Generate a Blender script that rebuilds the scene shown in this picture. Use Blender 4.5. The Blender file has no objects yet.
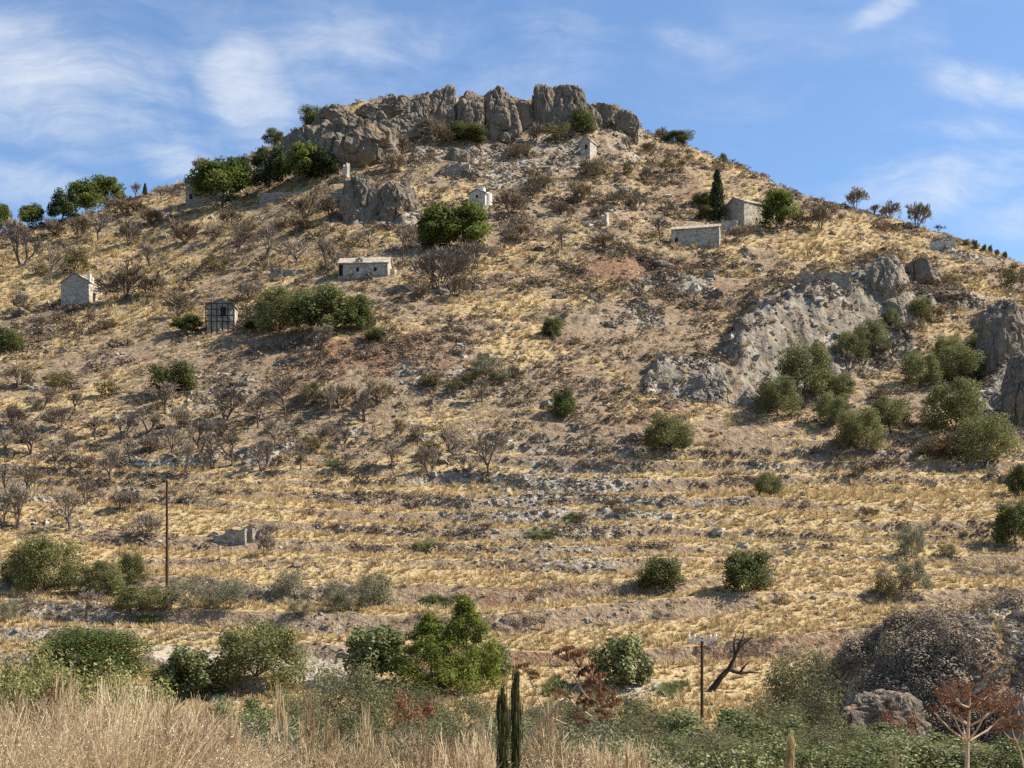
import bpy, bmesh, math, random
import numpy as np
from mathutils import Vector

F, CX, YH = 1300.0, 512.0, 600.0          # focal length in pixels, principal column, eye-level row
W_IMG, H_IMG = 1024, 768
rng = np.random.default_rng(11)
random.seed(5)
scene = bpy.context.scene
COL = scene.collection

# ------------------------------------------------------------------ noise
def _hash(ix, iy, iz, seed):
    h = (ix.astype(np.uint32) * np.uint32(0x9E3779B1)) ^ (iy.astype(np.uint32) * np.uint32(0x85EBCA77)) \
        ^ (iz.astype(np.uint32) * np.uint32(0xC2B2AE3D))
    h = h + np.uint32((seed * 7919 + 13) & 0xFFFFFFFF)
    h ^= h >> np.uint32(15); h *= np.uint32(0x2C1B3C6D)
    h ^= h >> np.uint32(12); h *= np.uint32(0x297A2D39)
    h ^= h >> np.uint32(15)
    return h.astype(np.float64) / 4294967295.0

def n2(x, y, seed=0):
    x = np.asarray(x, float); y = np.asarray(y, float)
    xf, yf = np.floor(x), np.floor(y)
    ix, iy = xf.astype(np.int64), yf.astype(np.int64)
    fx, fy = x - xf, y - yf
    fx = fx * fx * (3 - 2 * fx); fy = fy * fy * (3 - 2 * fy)
    z = np.zeros_like(ix)
    a = _hash(ix, iy, z, seed); b = _hash(ix + 1, iy, z, seed)
    c = _hash(ix, iy + 1, z, seed); d = _hash(ix + 1, iy + 1, z, seed)
    return ((a * (1 - fx) + b * fx) * (1 - fy) + (c * (1 - fx) + d * fx) * fy) * 2 - 1

def fbm2(x, y, octv=4, seed=0, gain=.5):
    s, a = 0, 1.0
    for k in range(octv):
        s = s + a * n2(x * 2 ** k + 17.3 * k, y * 2 ** k - 9.1 * k, seed + k)
        a *= gain
    return s

def n3(x, y, z, seed=0):
    xf, yf, zf = np.floor(x), np.floor(y), np.floor(z)
    ix, iy, iz = xf.astype(np.int64), yf.astype(np.int64), zf.astype(np.int64)
    fx, fy, fz = x - xf, y - yf, z - zf
    fx = fx * fx * (3 - 2 * fx); fy = fy * fy * (3 - 2 * fy); fz = fz * fz * (3 - 2 * fz)
    r = 0
    for dx in (0, 1):
        for dy in (0, 1):
            for dz in (0, 1):
                w = (fx if dx else 1 - fx) * (fy if dy else 1 - fy) * (fz if dz else 1 - fz)
                r = r + w * _hash(ix + dx, iy + dy, iz + dz, seed)
    return r * 2 - 1

def fbm3(x, y, z, octv=4, seed=0, gain=.5):
    s, a = 0, 1.0
    for k in range(octv):
        s = s + a * n3(x * 2 ** k, y * 2 ** k, z * 2 ** k, seed + k)
        a *= gain
    return s

def sstep(a, b, x):
    t = np.clip((x - a) / (b - a), 0, 1)
    return t * t * (3 - 2 * t)

# ------------------------------------------------------------------ mesh helpers
def mesh_from(name, V, Fc, mat=None, attrs=None, smooth=False):
    V = np.asarray(V, np.float32); Fc = np.asarray(Fc, np.int32)
    m = bpy.data.meshes.new(name)
    k = Fc.shape[1]; nf = len(Fc)
    m.vertices.add(len(V)); m.vertices.foreach_set('co', V.ravel())
    m.loops.add(nf * k); m.loops.foreach_set('vertex_index', Fc.ravel())
    m.polygons.add(nf)
    m.polygons.foreach_set('loop_start', np.arange(0, nf * k, k, dtype=np.int32))
    m.polygons.foreach_set('use_smooth', np.full(nf, smooth, bool))
    for an, arr in (attrs or {}).items():
        arr = np.asarray(arr, np.float32)
        if arr.ndim == 1:
            a = m.attributes.new(an, 'FLOAT', 'POINT'); a.data.foreach_set('value', arr)
        else:
            a = m.attributes.new(an, 'FLOAT_COLOR', 'POINT'); a.data.foreach_set('color', arr.ravel())
    m.update(calc_edges=True)
    m.validate()
    if mat is not None:
        m.materials.append(mat)
    return m

def link(name, data, parent=None, loc=None):
    o = bpy.data.objects.new(name, data); COL.objects.link(o)
    if parent is not None: o.parent = parent
    if loc is not None: o.location = loc
    return o

def tag(o, label=None, cat=None, group=None, kind=None):
    if label: o['label'] = label
    if cat: o['category'] = cat
    if group: o['group'] = group
    if kind: o['kind'] = kind
    return o

def thing(name, loc, label, cat, group=None, rz=0.0, sc=(1, 1, 1)):
    o = bpy.data.objects.new(name, None); COL.objects.link(o)
    o.empty_display_size = .2
    o.location = loc; o.rotation_euler = (0, 0, rz); o.scale = sc
    return tag(o, label, cat, group)

class MB:
    """collects mixed faces (python lists) for hand built meshes"""
    def __init__(s): s.v = []; s.f = []
    def add(s, vs, fs):
        b = len(s.v); s.v += [tuple(map(float, v)) for v in vs]; s.f += [tuple(b + i for i in f) for f in fs]
    def box(s, x0, x1, y0, y1, z0, z1):
        s.add([(x0, y0, z0), (x1, y0, z0), (x1, y1, z0), (x0, y1, z0), (x0, y0, z1), (x1, y0, z1), (x1, y1, z1), (x0, y1, z1)],
              [(0, 3, 2, 1), (4, 5, 6, 7), (0, 1, 5, 4), (1, 2, 6, 5), (2, 3, 7, 6), (3, 0, 4, 7)])
    def tube(s, p0, p1, r0, r1, n=8, cap=True):
        p0 = np.array(p0, float); p1 = np.array(p1, float); d = p1 - p0; d = d / (np.linalg.norm(d) + 1e-9)
        a = np.cross(d, (0, 0, 1) if abs(d[2]) < .9 else (1, 0, 0)); a /= np.linalg.norm(a); b = np.cross(d, a)
        vs = []
        for p, r in ((p0, r0), (p1, r1)):
            for k in range(n):
                t = 2 * math.pi * k / n
                vs.append(p + r * (math.cos(t) * a + math.sin(t) * b))
        fs = [(k, (k + 1) % n, n + (k + 1) % n, n + k) for k in range(n)]
        if cap: fs += [tuple(range(n))[::-1], tuple(range(n, 2 * n))]
        s.add(vs, fs)
    def build(s, name, mat, parent=None, loc=None, smooth=False):
        m = bpy.data.meshes.new(name); m.from_pydata(s.v, [], s.f); m.update()
        if smooth:
            m.polygons.foreach_set('use_smooth', np.ones(len(m.polygons), bool))
        m.materials.append(mat)
        return link(name, m, parent, loc)

def leaf_quads(C, N, size, aspect, r):
    """diamond shaped leaf faces at C facing N"""
    n = len(C)
    T = r.normal(size=(n, 3)); N = N / (np.linalg.norm(N, axis=1, keepdims=True) + 1e-9)
    T -= N * (T * N).sum(1, keepdims=True); T /= np.linalg.norm(T, axis=1, keepdims=True) + 1e-9
    B = np.cross(N, T)
    s = np.asarray(size).reshape(-1, 1) if np.ndim(size) else np.full((n, 1), size)
    V = np.stack([C - T * s * .5, C + B * s * aspect * .5 + N * s * .06, C + T * s * .5, C - B * s * aspect * .5 + N * s * .06], 1).reshape(-1, 3)
    return V, np.arange(4 * n).reshape(-1, 4)

def seg_tubes(P0, P1, R0, R1, sides=3):
    P0 = np.asarray(P0, float); P1 = np.asarray(P1, float)
    D = P1 - P0; D /= np.linalg.norm(D, axis=1, keepdims=True) + 1e-9
    ref = np.where(np.abs(D[:, 2:3]) < .9, np.array([[0, 0, 1.]]), np.array([[1., 0, 0]]))
    A = np.cross(D, ref); A /= np.linalg.norm(A, axis=1, keepdims=True) + 1e-9
    B = np.cross(D, A); n = len(P0)
    V = np.zeros((n, 2 * sides, 3))
    for k in range(sides):
        t = 2 * math.pi * k / sides
        o = math.cos(t) * A + math.sin(t) * B
        V[:, k] = P0 + o * np.asarray(R0).reshape(-1, 1); V[:, sides + k] = P1 + o * np.asarray(R1).reshape(-1, 1)
    f = np.array([[k, (k + 1) % sides, sides + (k + 1) % sides, sides + k] for k in range(sides)])
    Fc = (f[None] + (np.arange(n) * 2 * sides)[:, None, None]).reshape(-1, 4)
    return V.reshape(-1, 3), Fc

# ------------------------------------------------------------------ materials
class NT:
    def __init__(s, tree): s.t = tree; s.n = tree.nodes; s.l = tree.links
    def node(s, typ, props=None, **inp):
        nd = s.n.new(typ)
        for k, v in (props or {}).items(): setattr(nd, k, v)
        for k, v in inp.items():
            key = k.replace('_', ' ') if k.replace('_', ' ') in nd.inputs else k
            if key.startswith('i') and key[1:].isdigit(): key = int(key[1:])
            sock = nd.inputs[key]
            if isinstance(v, bpy.types.NodeSocket): s.l.new(v, sock)
            else:
                if isinstance(v, tuple) and len(v) == 3 and sock.type == 'RGBA': v = v + (1,)
                sock.default_value = v
        return nd
    def math(s, op, a, b=0.0, clamp=False):
        return s.node('ShaderNodeMath', {'operation': op, 'use_clamp': clamp}, i0=a, i1=b).outputs[0]
    def noise(s, vec, scale, detail=4, rough=.55, dist=0.0):
        return s.node('ShaderNodeTexNoise', None, Vector=vec, Scale=scale, Detail=detail, Roughness=rough, Distortion=dist).outputs['Fac']
    def mix(s, fac, a, b, blend='MIX'):
        nd = s.n.new('ShaderNodeMix'); nd.data_type = 'RGBA'; nd.blend_type = blend
        for i, v in ((0, fac), (6, a), (7, b)):
            if isinstance(v, bpy.types.NodeSocket): s.l.new(v, nd.inputs[i])
            else: nd.inputs[i].default_value = (v + (1,)) if isinstance(v, tuple) and len(v) == 3 else v
        return nd.outputs[2]
    def ramp(s, fac, stops):
        nd = s.n.new('ShaderNodeValToRGB'); e = nd.color_ramp.elements
        while len(e) < len(stops): e.new(.5)
        for el, (p, c) in zip(e, stops): el.position = p; el.color = c + (1,)
        if isinstance(fac, bpy.types.NodeSocket): s.l.new(fac, nd.inputs[0])
        return nd.outputs[0]
    def maprange(s, v, a, b, c=0., d=1., smooth=True):
        return s.node('ShaderNodeMapRange', {'interpolation_type': 'SMOOTHSTEP' if smooth else 'LINEAR'}, i0=v, i1=a, i2=b, i3=c, i4=d).outputs[0]
    def mapping(s, vec, scale=(1, 1, 1), loc=(0, 0, 0), rot=(0, 0, 0), typ='POINT'):
        return s.node('ShaderNodeMapping', {'vector_type': typ}, Vector=vec, Scale=scale, Location=loc, Rotation=rot).outputs[0]

def new_mat(name):
    m = bpy.data.materials.new(name); m.use_nodes = True
    for n in list(m.node_tree.nodes): m.node_tree.nodes.remove(n)
    t = NT(m.node_tree); out = t.node('ShaderNodeOutputMaterial')
    return m, t, out

def tint_mat(name, stops, rough=.85, transl=0.0, rand=.25, noise_scale=0.0):
    """colour from the per-vertex 'tint' attribute, shifted a little per object"""
    m, t, out = new_mat(name)
    a = t.node('ShaderNodeAttribute', {'attribute_name': 'tint'}).outputs['Fac']
    r = t.node('ShaderNodeObjectInfo').outputs['Random']
    f = t.math('ADD', a, t.math('MULTIPLY', t.math('SUBTRACT', r, .5), rand), True)
    c = t.ramp(f, stops)
    d = t.node('ShaderNodeBsdfPrincipled', None, Base_Color=c, Roughness=rough)
    d.inputs['Specular IOR Level'].default_value = .25
    sh = d.outputs[0]
    if transl:
        tr = t.node('ShaderNodeBsdfTranslucent', None, Color=c)
        sh = t.node('ShaderNodeMixShader', None, i0=transl, i1=sh, i2=tr.outputs[0]).outputs[0]
    t.l.new(sh, out.inputs[0])
    return m

def solid_mat(name, col, rough=.8, var=.3, scale=3.0, spec=.3, bump=0.0):
    m, t, out = new_mat(name)
    co = t.node('ShaderNodeTexCoord').outputs['Object']
    n = t.noise(co, scale, 5)
    lo = tuple(c * (1 - var) for c in col); hi = tuple(min(1, c * (1 + var)) for c in col)
    c = t.ramp(n, [(.3, lo), (.7, hi)])
    d = t.node('ShaderNodeBsdfPrincipled', None, Base_Color=c, Roughness=rough)
    d.inputs['Specular IOR Level'].default_value = spec
    if bump:
        b = t.node('ShaderNodeBump', None, Strength=bump, Distance=.05, Height=n); t.l.new(b.outputs[0], d.inputs['Normal'])
    t.l.new(d.outputs[0], out.inputs[0])
    return m

def masonry_mat(name, col, mortar, scale=2.6, var=.35):
    m, t, out = new_mat(name)
    co = t.node('ShaderNodeTexCoord').outputs['Object']
    wob = t.node('ShaderNodeVectorMath', {'operation': 'ADD'}, i0=co, i1=t.node('ShaderNodeTexNoise', None, Vector=co, Scale=1.3, Detail=3.).outputs['Color']).outputs[0]
    mp = t.mapping(wob, (scale, scale, scale * 1.7))
    v = t.node('ShaderNodeTexVoronoi', {'feature': 'F1'}, Vector=mp, Scale=1.0)
    e = t.node('ShaderNodeTexVoronoi', {'feature': 'DISTANCE_TO_EDGE'}, Vector=mp, Scale=1.0).outputs['Distance']
    sep = t.node('ShaderNodeSeparateColor', None, Color=v.outputs['Color']).outputs[0]
    st = t.ramp(sep, [(0., tuple(c * (1 - var) for c in col)), (1., tuple(min(1, c * (1 + var)) for c in col))])
    big = t.noise(co, .6, 5)
    st = t.mix(t.maprange(big, .4, .7, 0, .55), st, tuple(c * .6 for c in col))
    c = t.mix(t.maprange(e, .02, .09), mortar, st)
    h = t.math('ADD', t.maprange(e, 0, .16), t.math('MULTIPLY', t.noise(co, 9, 4), .5))
    d = t.node('ShaderNodeBsdfPrincipled', None, Base_Color=c, Roughness=.92)
    b = t.node('ShaderNodeBump', None, Strength=.8, Distance=.08, Height=h); t.l.new(b.outputs[0], d.inputs['Normal'])
    t.l.new(d.outputs[0], out.inputs[0])
    return m

def rock_mat(name, dark, light, ochre):
    m, t, out = new_mat(name)
    co = t.node('ShaderNodeNewGeometry').outputs['Position']
    st = t.noise(t.mapping(co, (.55, .55, .10)), 1.0, 7, .6, .6)
    sm = t.noise(co, .9, 7, .65)
    fine = t.noise(co, 3.5, 4, .6)
    c = t.ramp(t.math('ADD', t.math('MULTIPLY', st, .6), t.math('MULTIPLY', sm, .4)), [(.36, dark), (.62, light)])
    c = t.mix(t.maprange(t.noise(co, .22, 6), .56, .68, 0, .75), c, ochre)
    c = t.mix(t.maprange(t.noise(t.mapping(co, (1.3, 1.3, .2), (5, 3, 1)), 1., 5), .58, .7, 0, .7), c, tuple(x * .45 for x in dark))
    c = t.mix(t.maprange(fine, .35, .7, .0, .35), c, tuple(min(1, x * 1.35) for x in light))
    d = t.node('ShaderNodeBsdfPrincipled', None, Base_Color=c, Roughness=.95)
    d.inputs['Specular IOR Level'].default_value = .15
    h = t.math('ADD', t.math('MULTIPLY', st, .8), t.math('ADD', t.math('MULTIPLY', sm, .5), t.math('MULTIPLY', fine, .25)))
    b = t.node('ShaderNodeBump', None, Strength=1.0, Distance=.9, Height=h); t.l.new(b.outputs[0], d.inputs['Normal'])
    t.l.new(d.outputs[0], out.inputs[0])
    return m

M = {}
M['crag'] = rock_mat('crag_limestone', (.10, .08, .06), (.25, .205, .155), (.29, .19, .11))
M['cliff'] = rock_mat('pale_limestone', (.125, .105, .08), (.31, .265, .205), (.32, .22, .125))
M['straw'] = tint_mat('dry_straw', [(0., (.28, .195, .095)), (.5, (.50, .37, .185)), (1., (.70, .54, .295))], .8, .25)
M['scrub'] = tint_mat('brown_scrub', [(0., (.13, .10, .075)), (.35, (.225, .175, .13)), (.7, (.30, .225, .16)), (.88, (.20, .185, .11)), (1., (.11, .125, .06))], .95, .1)
M['stone'] = tint_mat('grey_stone', [(0., (.16, .135, .105)), (.6, (.295, .255, .20)), (1., (.47, .415, .335))], .95)
M['bark'] = solid_mat('grey_bark', (.11, .085, .068), .95, .35, 4)
M['twig'] = tint_mat('dry_twigs', [(0., (.125, .095, .07)), (.5, (.215, .17, .13)), (1., (.32, .27, .21))], .95, 0, .5)
M['budtwig'] = tint_mat('brownish_twigs', [(0., (.14, .10, .068)), (.5, (.24, .18, .12)), (1., (.33, .27, .17))], .95, .1, .5)
M['pine'] = tint_mat('pine_needles', [(0., (.04, .055, .011)), (.5, (.115, .145, .025)), (1., (.25, .275, .055))], .7, .4, .15)
M['pinebright'] = tint_mat('bright_pine_needles', [(0., (.05, .07, .012)), (.5, (.135, .165, .027)), (1., (.25, .275, .055))], .7, .35, .15)
M['spire'] = tint_mat('dull_olive_needles', [(0., (.03, .034, .012)), (.5, (.07, .072, .024)), (1., (.14, .13, .045))], .85, .2, .1)
M['youngpine'] = tint_mat('young_pine_needles', [(0., (.06, .085, .014)), (.5, (.18, .21, .034)), (1., (.32, .33, .07))], .7, .4, .1)
M['pinedark'] = tint_mat('dark_pine_needles', [(0., (.022, .032, .012)), (.5, (.052, .068, .022)), (1., (.10, .12, .038))], .8, .2, .2)
M['mastic'] = tint_mat('mastic_leaves', [(0., (.05, .06, .018)), (.5, (.115, .13, .036)), (1., (.21, .215, .075))], .65, .35, .25)
M['domeleaf'] = tint_mat('fresh_green_leaves', [(0., (.035, .055, .012)), (.5, (.08, .11, .02)), (1., (.15, .18, .042))], .6, .3, .1)
M['olive'] = tint_mat('olive_leaves', [(0., (.085, .092, .034)), (.5, (.175, .175, .062)), (1., (.29, .275, .115))], .7, .35, .25)
M['greygreen'] = tint_mat('grey_green_leaves', [(0., (.105, .105, .06)), (.5, (.19, .185, .11)), (1., (.31, .295, .19))], .75, .2, .25)
M['willow'] = tint_mat('willowy_leaves', [(0., (.08, .083, .036)), (.5, (.155, .15, .07)), (1., (.26, .245, .125))], .75, .25, .2)
M['leafgreen'] = tint_mat('glossy_green_leaves', [(0., (.065, .078, .024)), (.5, (.155, .17, .06)), (1., (.35, .355, .175))], .5, .3, .2)
M['yellowgreen'] = tint_mat('yellow_green_leaves', [(0., (.10, .11, .04)), (.5, (.24, .23, .08)), (1., (.40, .36, .15))], .7, .3, .25)
M['ochre'] = tint_mat('ochre_leaves', [(0., (.10, .085, .035)), (.5, (.18, .15, .06)), (1., (.27, .23, .10))], .8, .2, .25)
M['rusty'] = tint_mat('rusty_dry_leaves', [(0., (.085, .038, .022)), (.5, (.20, .095, .052)), (1., (.34, .19, .11))], .85, .25, .2)
M['fennelstalk'] = solid_mat('dry_fennel_stalk', (.40, .29, .19), .8, .3, 14)
M['hay'] = tint_mat('tall_dry_hay', [(0., (.29, .195, .105)), (.4, (.51, .375, .215)), (.75, (.69, .545, .335)), (1., (.84, .72, .49))], .8, .3)
M['masonry'] = masonry_mat('grey_rubble_masonry', (.40, .345, .27), (.46, .405, .325), 2.2, .5)
M['darkmason'] = masonry_mat('weathered_dark_masonry', (.28, .235, .185), (.33, .285, .225), 2.2, .5)
M['plaster'] = masonry_mat('pale_plastered_stone', (.52, .46, .37), (.58, .52, .43), 1.8, .3)
M['rooftile'] = masonry_mat('pale_stone_roof', (.46, .385, .29), (.33, .275, .21), 2.4, .4)
M['whitewash'] = solid_mat('whitewash', (.66, .61, .52), .9, .2, 1.2)
M['dark'] = solid_mat('dark_timber', (.035, .028, .022), .9, .4, 3)
M['polewood'] = solid_mat('creosoted_pole_wood', (.050, .026, .016), .85, .4, 6)
M['iron'] = solid_mat('black_iron', (.02, .02, .022), .6, .3, 5)
M['insulator'] = solid_mat('galvanised_steel', (.62, .62, .60), .5, .15, 9)
M['ceramic'] = solid_mat('white_ceramic', (.78, .77, .74), .3, .05, 9)
M['pipe'] = solid_mat('white_plastic_pipe', (.75, .74, .70), .5, .1, 2)

# ------------------------------------------------------------------ terrain
SKY = np.array([(-700, 330), (-200, 262), (0, 237), (50, 224), (100, 212), (140, 197), (180, 184), (215, 172), (260, 152), (300, 132),
                (330, 112), (380, 100), (420, 97), (450, 97), (490, 101), (530, 101), (580, 106), (625, 117), (645, 132), (690, 147), (740, 169), (800, 195),
                (850, 209), (920, 229), (960, 241), (1000, 257), (1024, 266), (1150, 305), (1500, 350)], float)
RID = np.array([(-700, 290), (0, 295), (300, 338), (512, 352), (640, 342), (800, 288), (1024, 255), (1500, 240)], float)
PY = np.array([-30, 3, 15, 30, 45, 62, 78, 90, 110, 130, 150, 156])
PZ = np.array([-1.3, -1.7, -2.35, -4.0, -5.6, -6.6, -5.9, -2.8, 2.7, 8.6, 15, 17.4])
_yy = np.linspace(-30, 156, 1500); _zz = np.interp(_yy, PY, PZ)
_k = np.exp(-np.linspace(-2.2, 2.2, 61) ** 2); _k /= _k.sum()
_zz = np.convolve(np.pad(_zz, 30, mode='edge'), _k, 'valid')

pxc = np.concatenate([np.linspace(-470, -40, 90), np.arange(-38, 1064, 1.5), np.linspace(1066, 1500, 90)])
UC = (pxc - CX) / F
yr = [30.0]
while yr[-1] < 352: 
    y = yr[-1]; yr.append(y + (.42 if y < 84 else .26 + .52 * (y - 84) / 266))
while yr[-1] < 640: yr.append(yr[-1] + 6)
YR = np.array(yr)
PX = CX + F * UC
ts = (YH - np.interp(PX, SKY[:, 0], SKY[:, 1])) / F
ysk = np.interp(PX, RID[:, 0], RID[:, 1])

def base_z(tsv):
    zs = tsv * ysk
    Y = YR[:, None]
    low = np.interp(YR, _yy, _zz)[:, None]
    s = (zs - 15) / (ysk - 150)
    up = 15 + s[None] * (Y - 150)
    wgt = sstep(138, 152, Y)
    front = low * (1 - wgt) + up * wgt
    back = zs[None] - .12 * (Y - ysk[None])
    k = 2.5
    return -k * np.logaddexp(-front / k, -back / k)
tc = ts.copy()
for _ in range(4):
    zb = base_z(tc); tc += ts - (zb / YR[:, None]).max(0)
Z = base_z(tc)
Y2 = np.repeat(YR[:, None], len(UC), 1); X2 = YR[:, None] * UC[None]
PXG = np.repeat(PX[None], len(YR), 0)
PYB = YH - F * Z / Y2
frontm = sstep(0, 8, ysk[None] - Y2)          # 1 on the face towards the valley, 0 behind the ridge

# low undulation, then cliffs, terraces
wob = fbm2(X2 / 14, Y2 / 14, 3, 40)
wob2 = fbm2(X2 / 5, Y2 / 5, 3, 44)
lf = 1.0 * fbm2(X2 / 42, Y2 / 30, 3, 3) * sstep(84, 140, Y2) * (1 - .75 * sstep(ysk[None] - 60, ysk[None], Y2))
Z = Z + lf
PYB = YH - F * Z / Y2
cliffm = np.zeros_like(Z)
for (x0, x1, pb, pt, slant, amt) in [(742, 902, 388, 268, -.28, 1.0), (640, 738, 402, 352, .10, .8), (345, 416, 226, 184, 0, .9),
                                      (300, 640, 168, 100, 0, .35), (985, 1400, 440, 300, 0, .9), (900, 985, 312, 292, 0, .8),
                                      (120, 300, 462, 446, -.02, .6), (630, 730, 296, 270, 0, .6), (930, 1010, 262, 246, .2, .5),
                                      (520, 660, 326, 300, 0, .4)]:
    pxw = PXG + wob * 14 + wob2 * 6
    pyw = PYB + wob2 * 5 - slant * (PXG - .5 * (x0 + x1))
    e = 14 if x1 - x0 > 60 else 8
    m = sstep(x0 - e, x0 + e, pxw) * (1 - sstep(x1 - e, x1 + e, pxw)) * amt * frontm
    s = (pb - pyw) / (pb - pt)
    g = .30 * s + .70 * sstep(.12, .5, s)
    g = np.where((s > 0) & (s < 1), g, s)
    PYB2 = PYB - (pb - pt) * (g - s) * m
    Z = Y2 * (YH - PYB2) / F
    cliffm = np.maximum(cliffm, m * sstep(0, .12, s) * (1 - sstep(.55, .75, s)))
    PYB = PYB2
# field terraces
tm = sstep(80, 88, Y2) * (1 - sstep(156, 176, Y2))
tw = np.clip(.76 + .6 * fbm2(X2 / 26, Y2 / 6, 3, 71), .05, .9) * tm
tw = np.maximum(tw, .38 * sstep(160, 190, Y2) * np.clip(.5 + .8 * fbm2(X2 / 22, Y2 / 12, 2, 75), 0, 1) * (1 - cliffm) * frontm)
hs = 1.9
ph = Z + 1.5 * fbm2(X2 / 42, Y2 / 22, 3, 61) + .012 * X2
q = ph / hs; fr = q - np.floor(q)
G = .28 * fr + .72 * sstep(.70, .96, fr)
Z = Z + hs * (G - fr) * tw
riser = sstep(.66, .76, fr) * (1 - sstep(.95, 1.0, fr)) * tw
# the scrubby knoll low on the right
rk = np.sqrt(((X2 - 24.0) / 11.0) ** 2 + ((Y2 - 62) / 11.2) ** 2) + .06 * wob2
zk = -7.4 + 6.6 * (1 - np.clip(rk, 0, 1.6) ** 2.9)
kn = sstep(-.6, .6, zk - Z)
Z = np.where(zk > Z - 3, Z + np.logaddexp(0, (zk - Z) / .35) * .35, Z)
# roughness
fade = 1 - .6 * sstep(ysk[None] - 6, ysk[None] + 4, Y2)
rough = (.16 * fbm2(X2 / 3.2, Y2 / 3.2, 4, 90) + .12 * np.abs(fbm2(X2 / 1.4, Y2 / 1.4, 3, 95))) * sstep(30, 60, Y2) * (.55 + .45 * sstep(140, 175, Y2)) * (1 - .8 * np.clip(cliffm, 0, 1))
blk = fbm2(X2 / 1.8, Y2 / 3.2, 3, 141); blk = np.round(blk * 3) / 3
Z = Z + .55 * blk * np.clip(cliffm * 1.2, 0, 1)
rocky = .8 * (np.abs(fbm2(X2 / 2.6, Y2 / 11.0, 4, 120)) - .4) * np.clip(cliffm * 1.3, 0, 1)
Z = Z + (rough * (1 + .4 * sstep(170, 230, Y2)) + rocky) * fade + kn * (.25 * wob2 + .5 * (np.abs(fbm2(X2 / 2.2, Y2 / 2.2, 4, 131)) - .4))

gx = np.gradient(Z, axis=1) / np.maximum(np.gradient(X2, axis=1), 1e-3)
gy = np.gradient(Z, axis=0) / np.gradient(Y2, axis=0)
slope = np.sqrt(gx ** 2 + gy ** 2)
PYG = YH - F * Z / Y2

def blob(x, y, rx, ry):
    return np.exp(-(((PXG - x) / rx) ** 2 + ((PYG - y) / ry) ** 2))
nA = fbm2(X2 / 9, Y2 / 9, 4, 200); nB = fbm2(X2 / 3.5, Y2 / 3.5, 3, 210); nC = fbm2(X2 / 18, Y2 / 18, 3, 220)
fields = sstep(440, 480, PYG) * (1 - sstep(720, 760, PYG))
fl_ = fields * (1 - .5 * blob(330, 545, 180, 60))
wg = .42 + .52 * fields + .30 * blob(120, 260, 150, 40) + .22 * blob(560, 290, 90, 40) + .25 * blob(830, 245, 70, 25) + .2 * blob(230, 215, 60, 20) + .3 * sstep(150, 80, PYG) + .2 * blob(800, 500, 260, 40)
wg = wg - .75 * riser * fields - .4 * riser + (.30 - .16 * fields) * nA + (.22 - .10 * fields) * nB - .55 * cliffm - .45 * kn - .30 * blob(560, 480, 90, 70) - .25 * blob(330, 370, 130, 45) - .2 * blob(540, 210, 90, 50) - .2 * blob(640, 330, 110, 60)
ws = .02 + .20 * riser + .08 * kn + .9 * cliffm + .7 * blob(225, 395, 40, 22) + .5 * blob(450, 385, 60, 25) + .55 * blob(560, 490, 80, 70) + .35 * blob(540, 195, 90, 45) + .5 * blob(480, 165, 40, 16) + .5 * blob(960, 640, 26, 16) * kn + .2 * blob(60, 400, 80, 50) + .45 * blob(240, 690, 120, 22)
ws = ws + .24 * fbm2(X2 / 7, Y2 / 7, 4, 230) + .22 * nB + .3 * sstep(1.2, 1.8, slope)
wr = .12 + .45 * blob(350, 360, 130, 50) + .4 * blob(640, 280, 90, 45) + .3 * blob(930, 330, 60, 40) + .25 * blob(420, 220, 70, 30) + .25 * kn + .42 * nC + .2 * nB
mask = np.stack([np.clip(wg, 0, 1), np.clip(ws, 0, 1), np.clip(wr, 0, 1), np.clip(cliffm * 1.15 - .9 * np.clip(nB, 0, 1) - .5 * np.clip(nA, 0, 1) + sstep(1.6, 2.3, slope) * .4 + kn * sstep(1.0, 1.7, slope) * .8, 0, 1)], -1)
path = np.clip(1.2 * np.exp(-((PYG - (655 + .10 * (PXG - 200) + 4 * wob)) / 9) ** 2) * sstep(120, 170, PXG) * (1 - sstep(330, 420, PXG)) + .8 * blob(325, 680, 30, 18) + .9 * blob(640, 690, 50, 12), 0, 1)

def grid_faces(nr, nc):
    i = np.arange(nr - 1)[:, None] * nc + np.arange(nc - 1)[None]
    return np.stack([i, i + 1, i + nc + 1, i + nc], -1).reshape(-1, 4)

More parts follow.
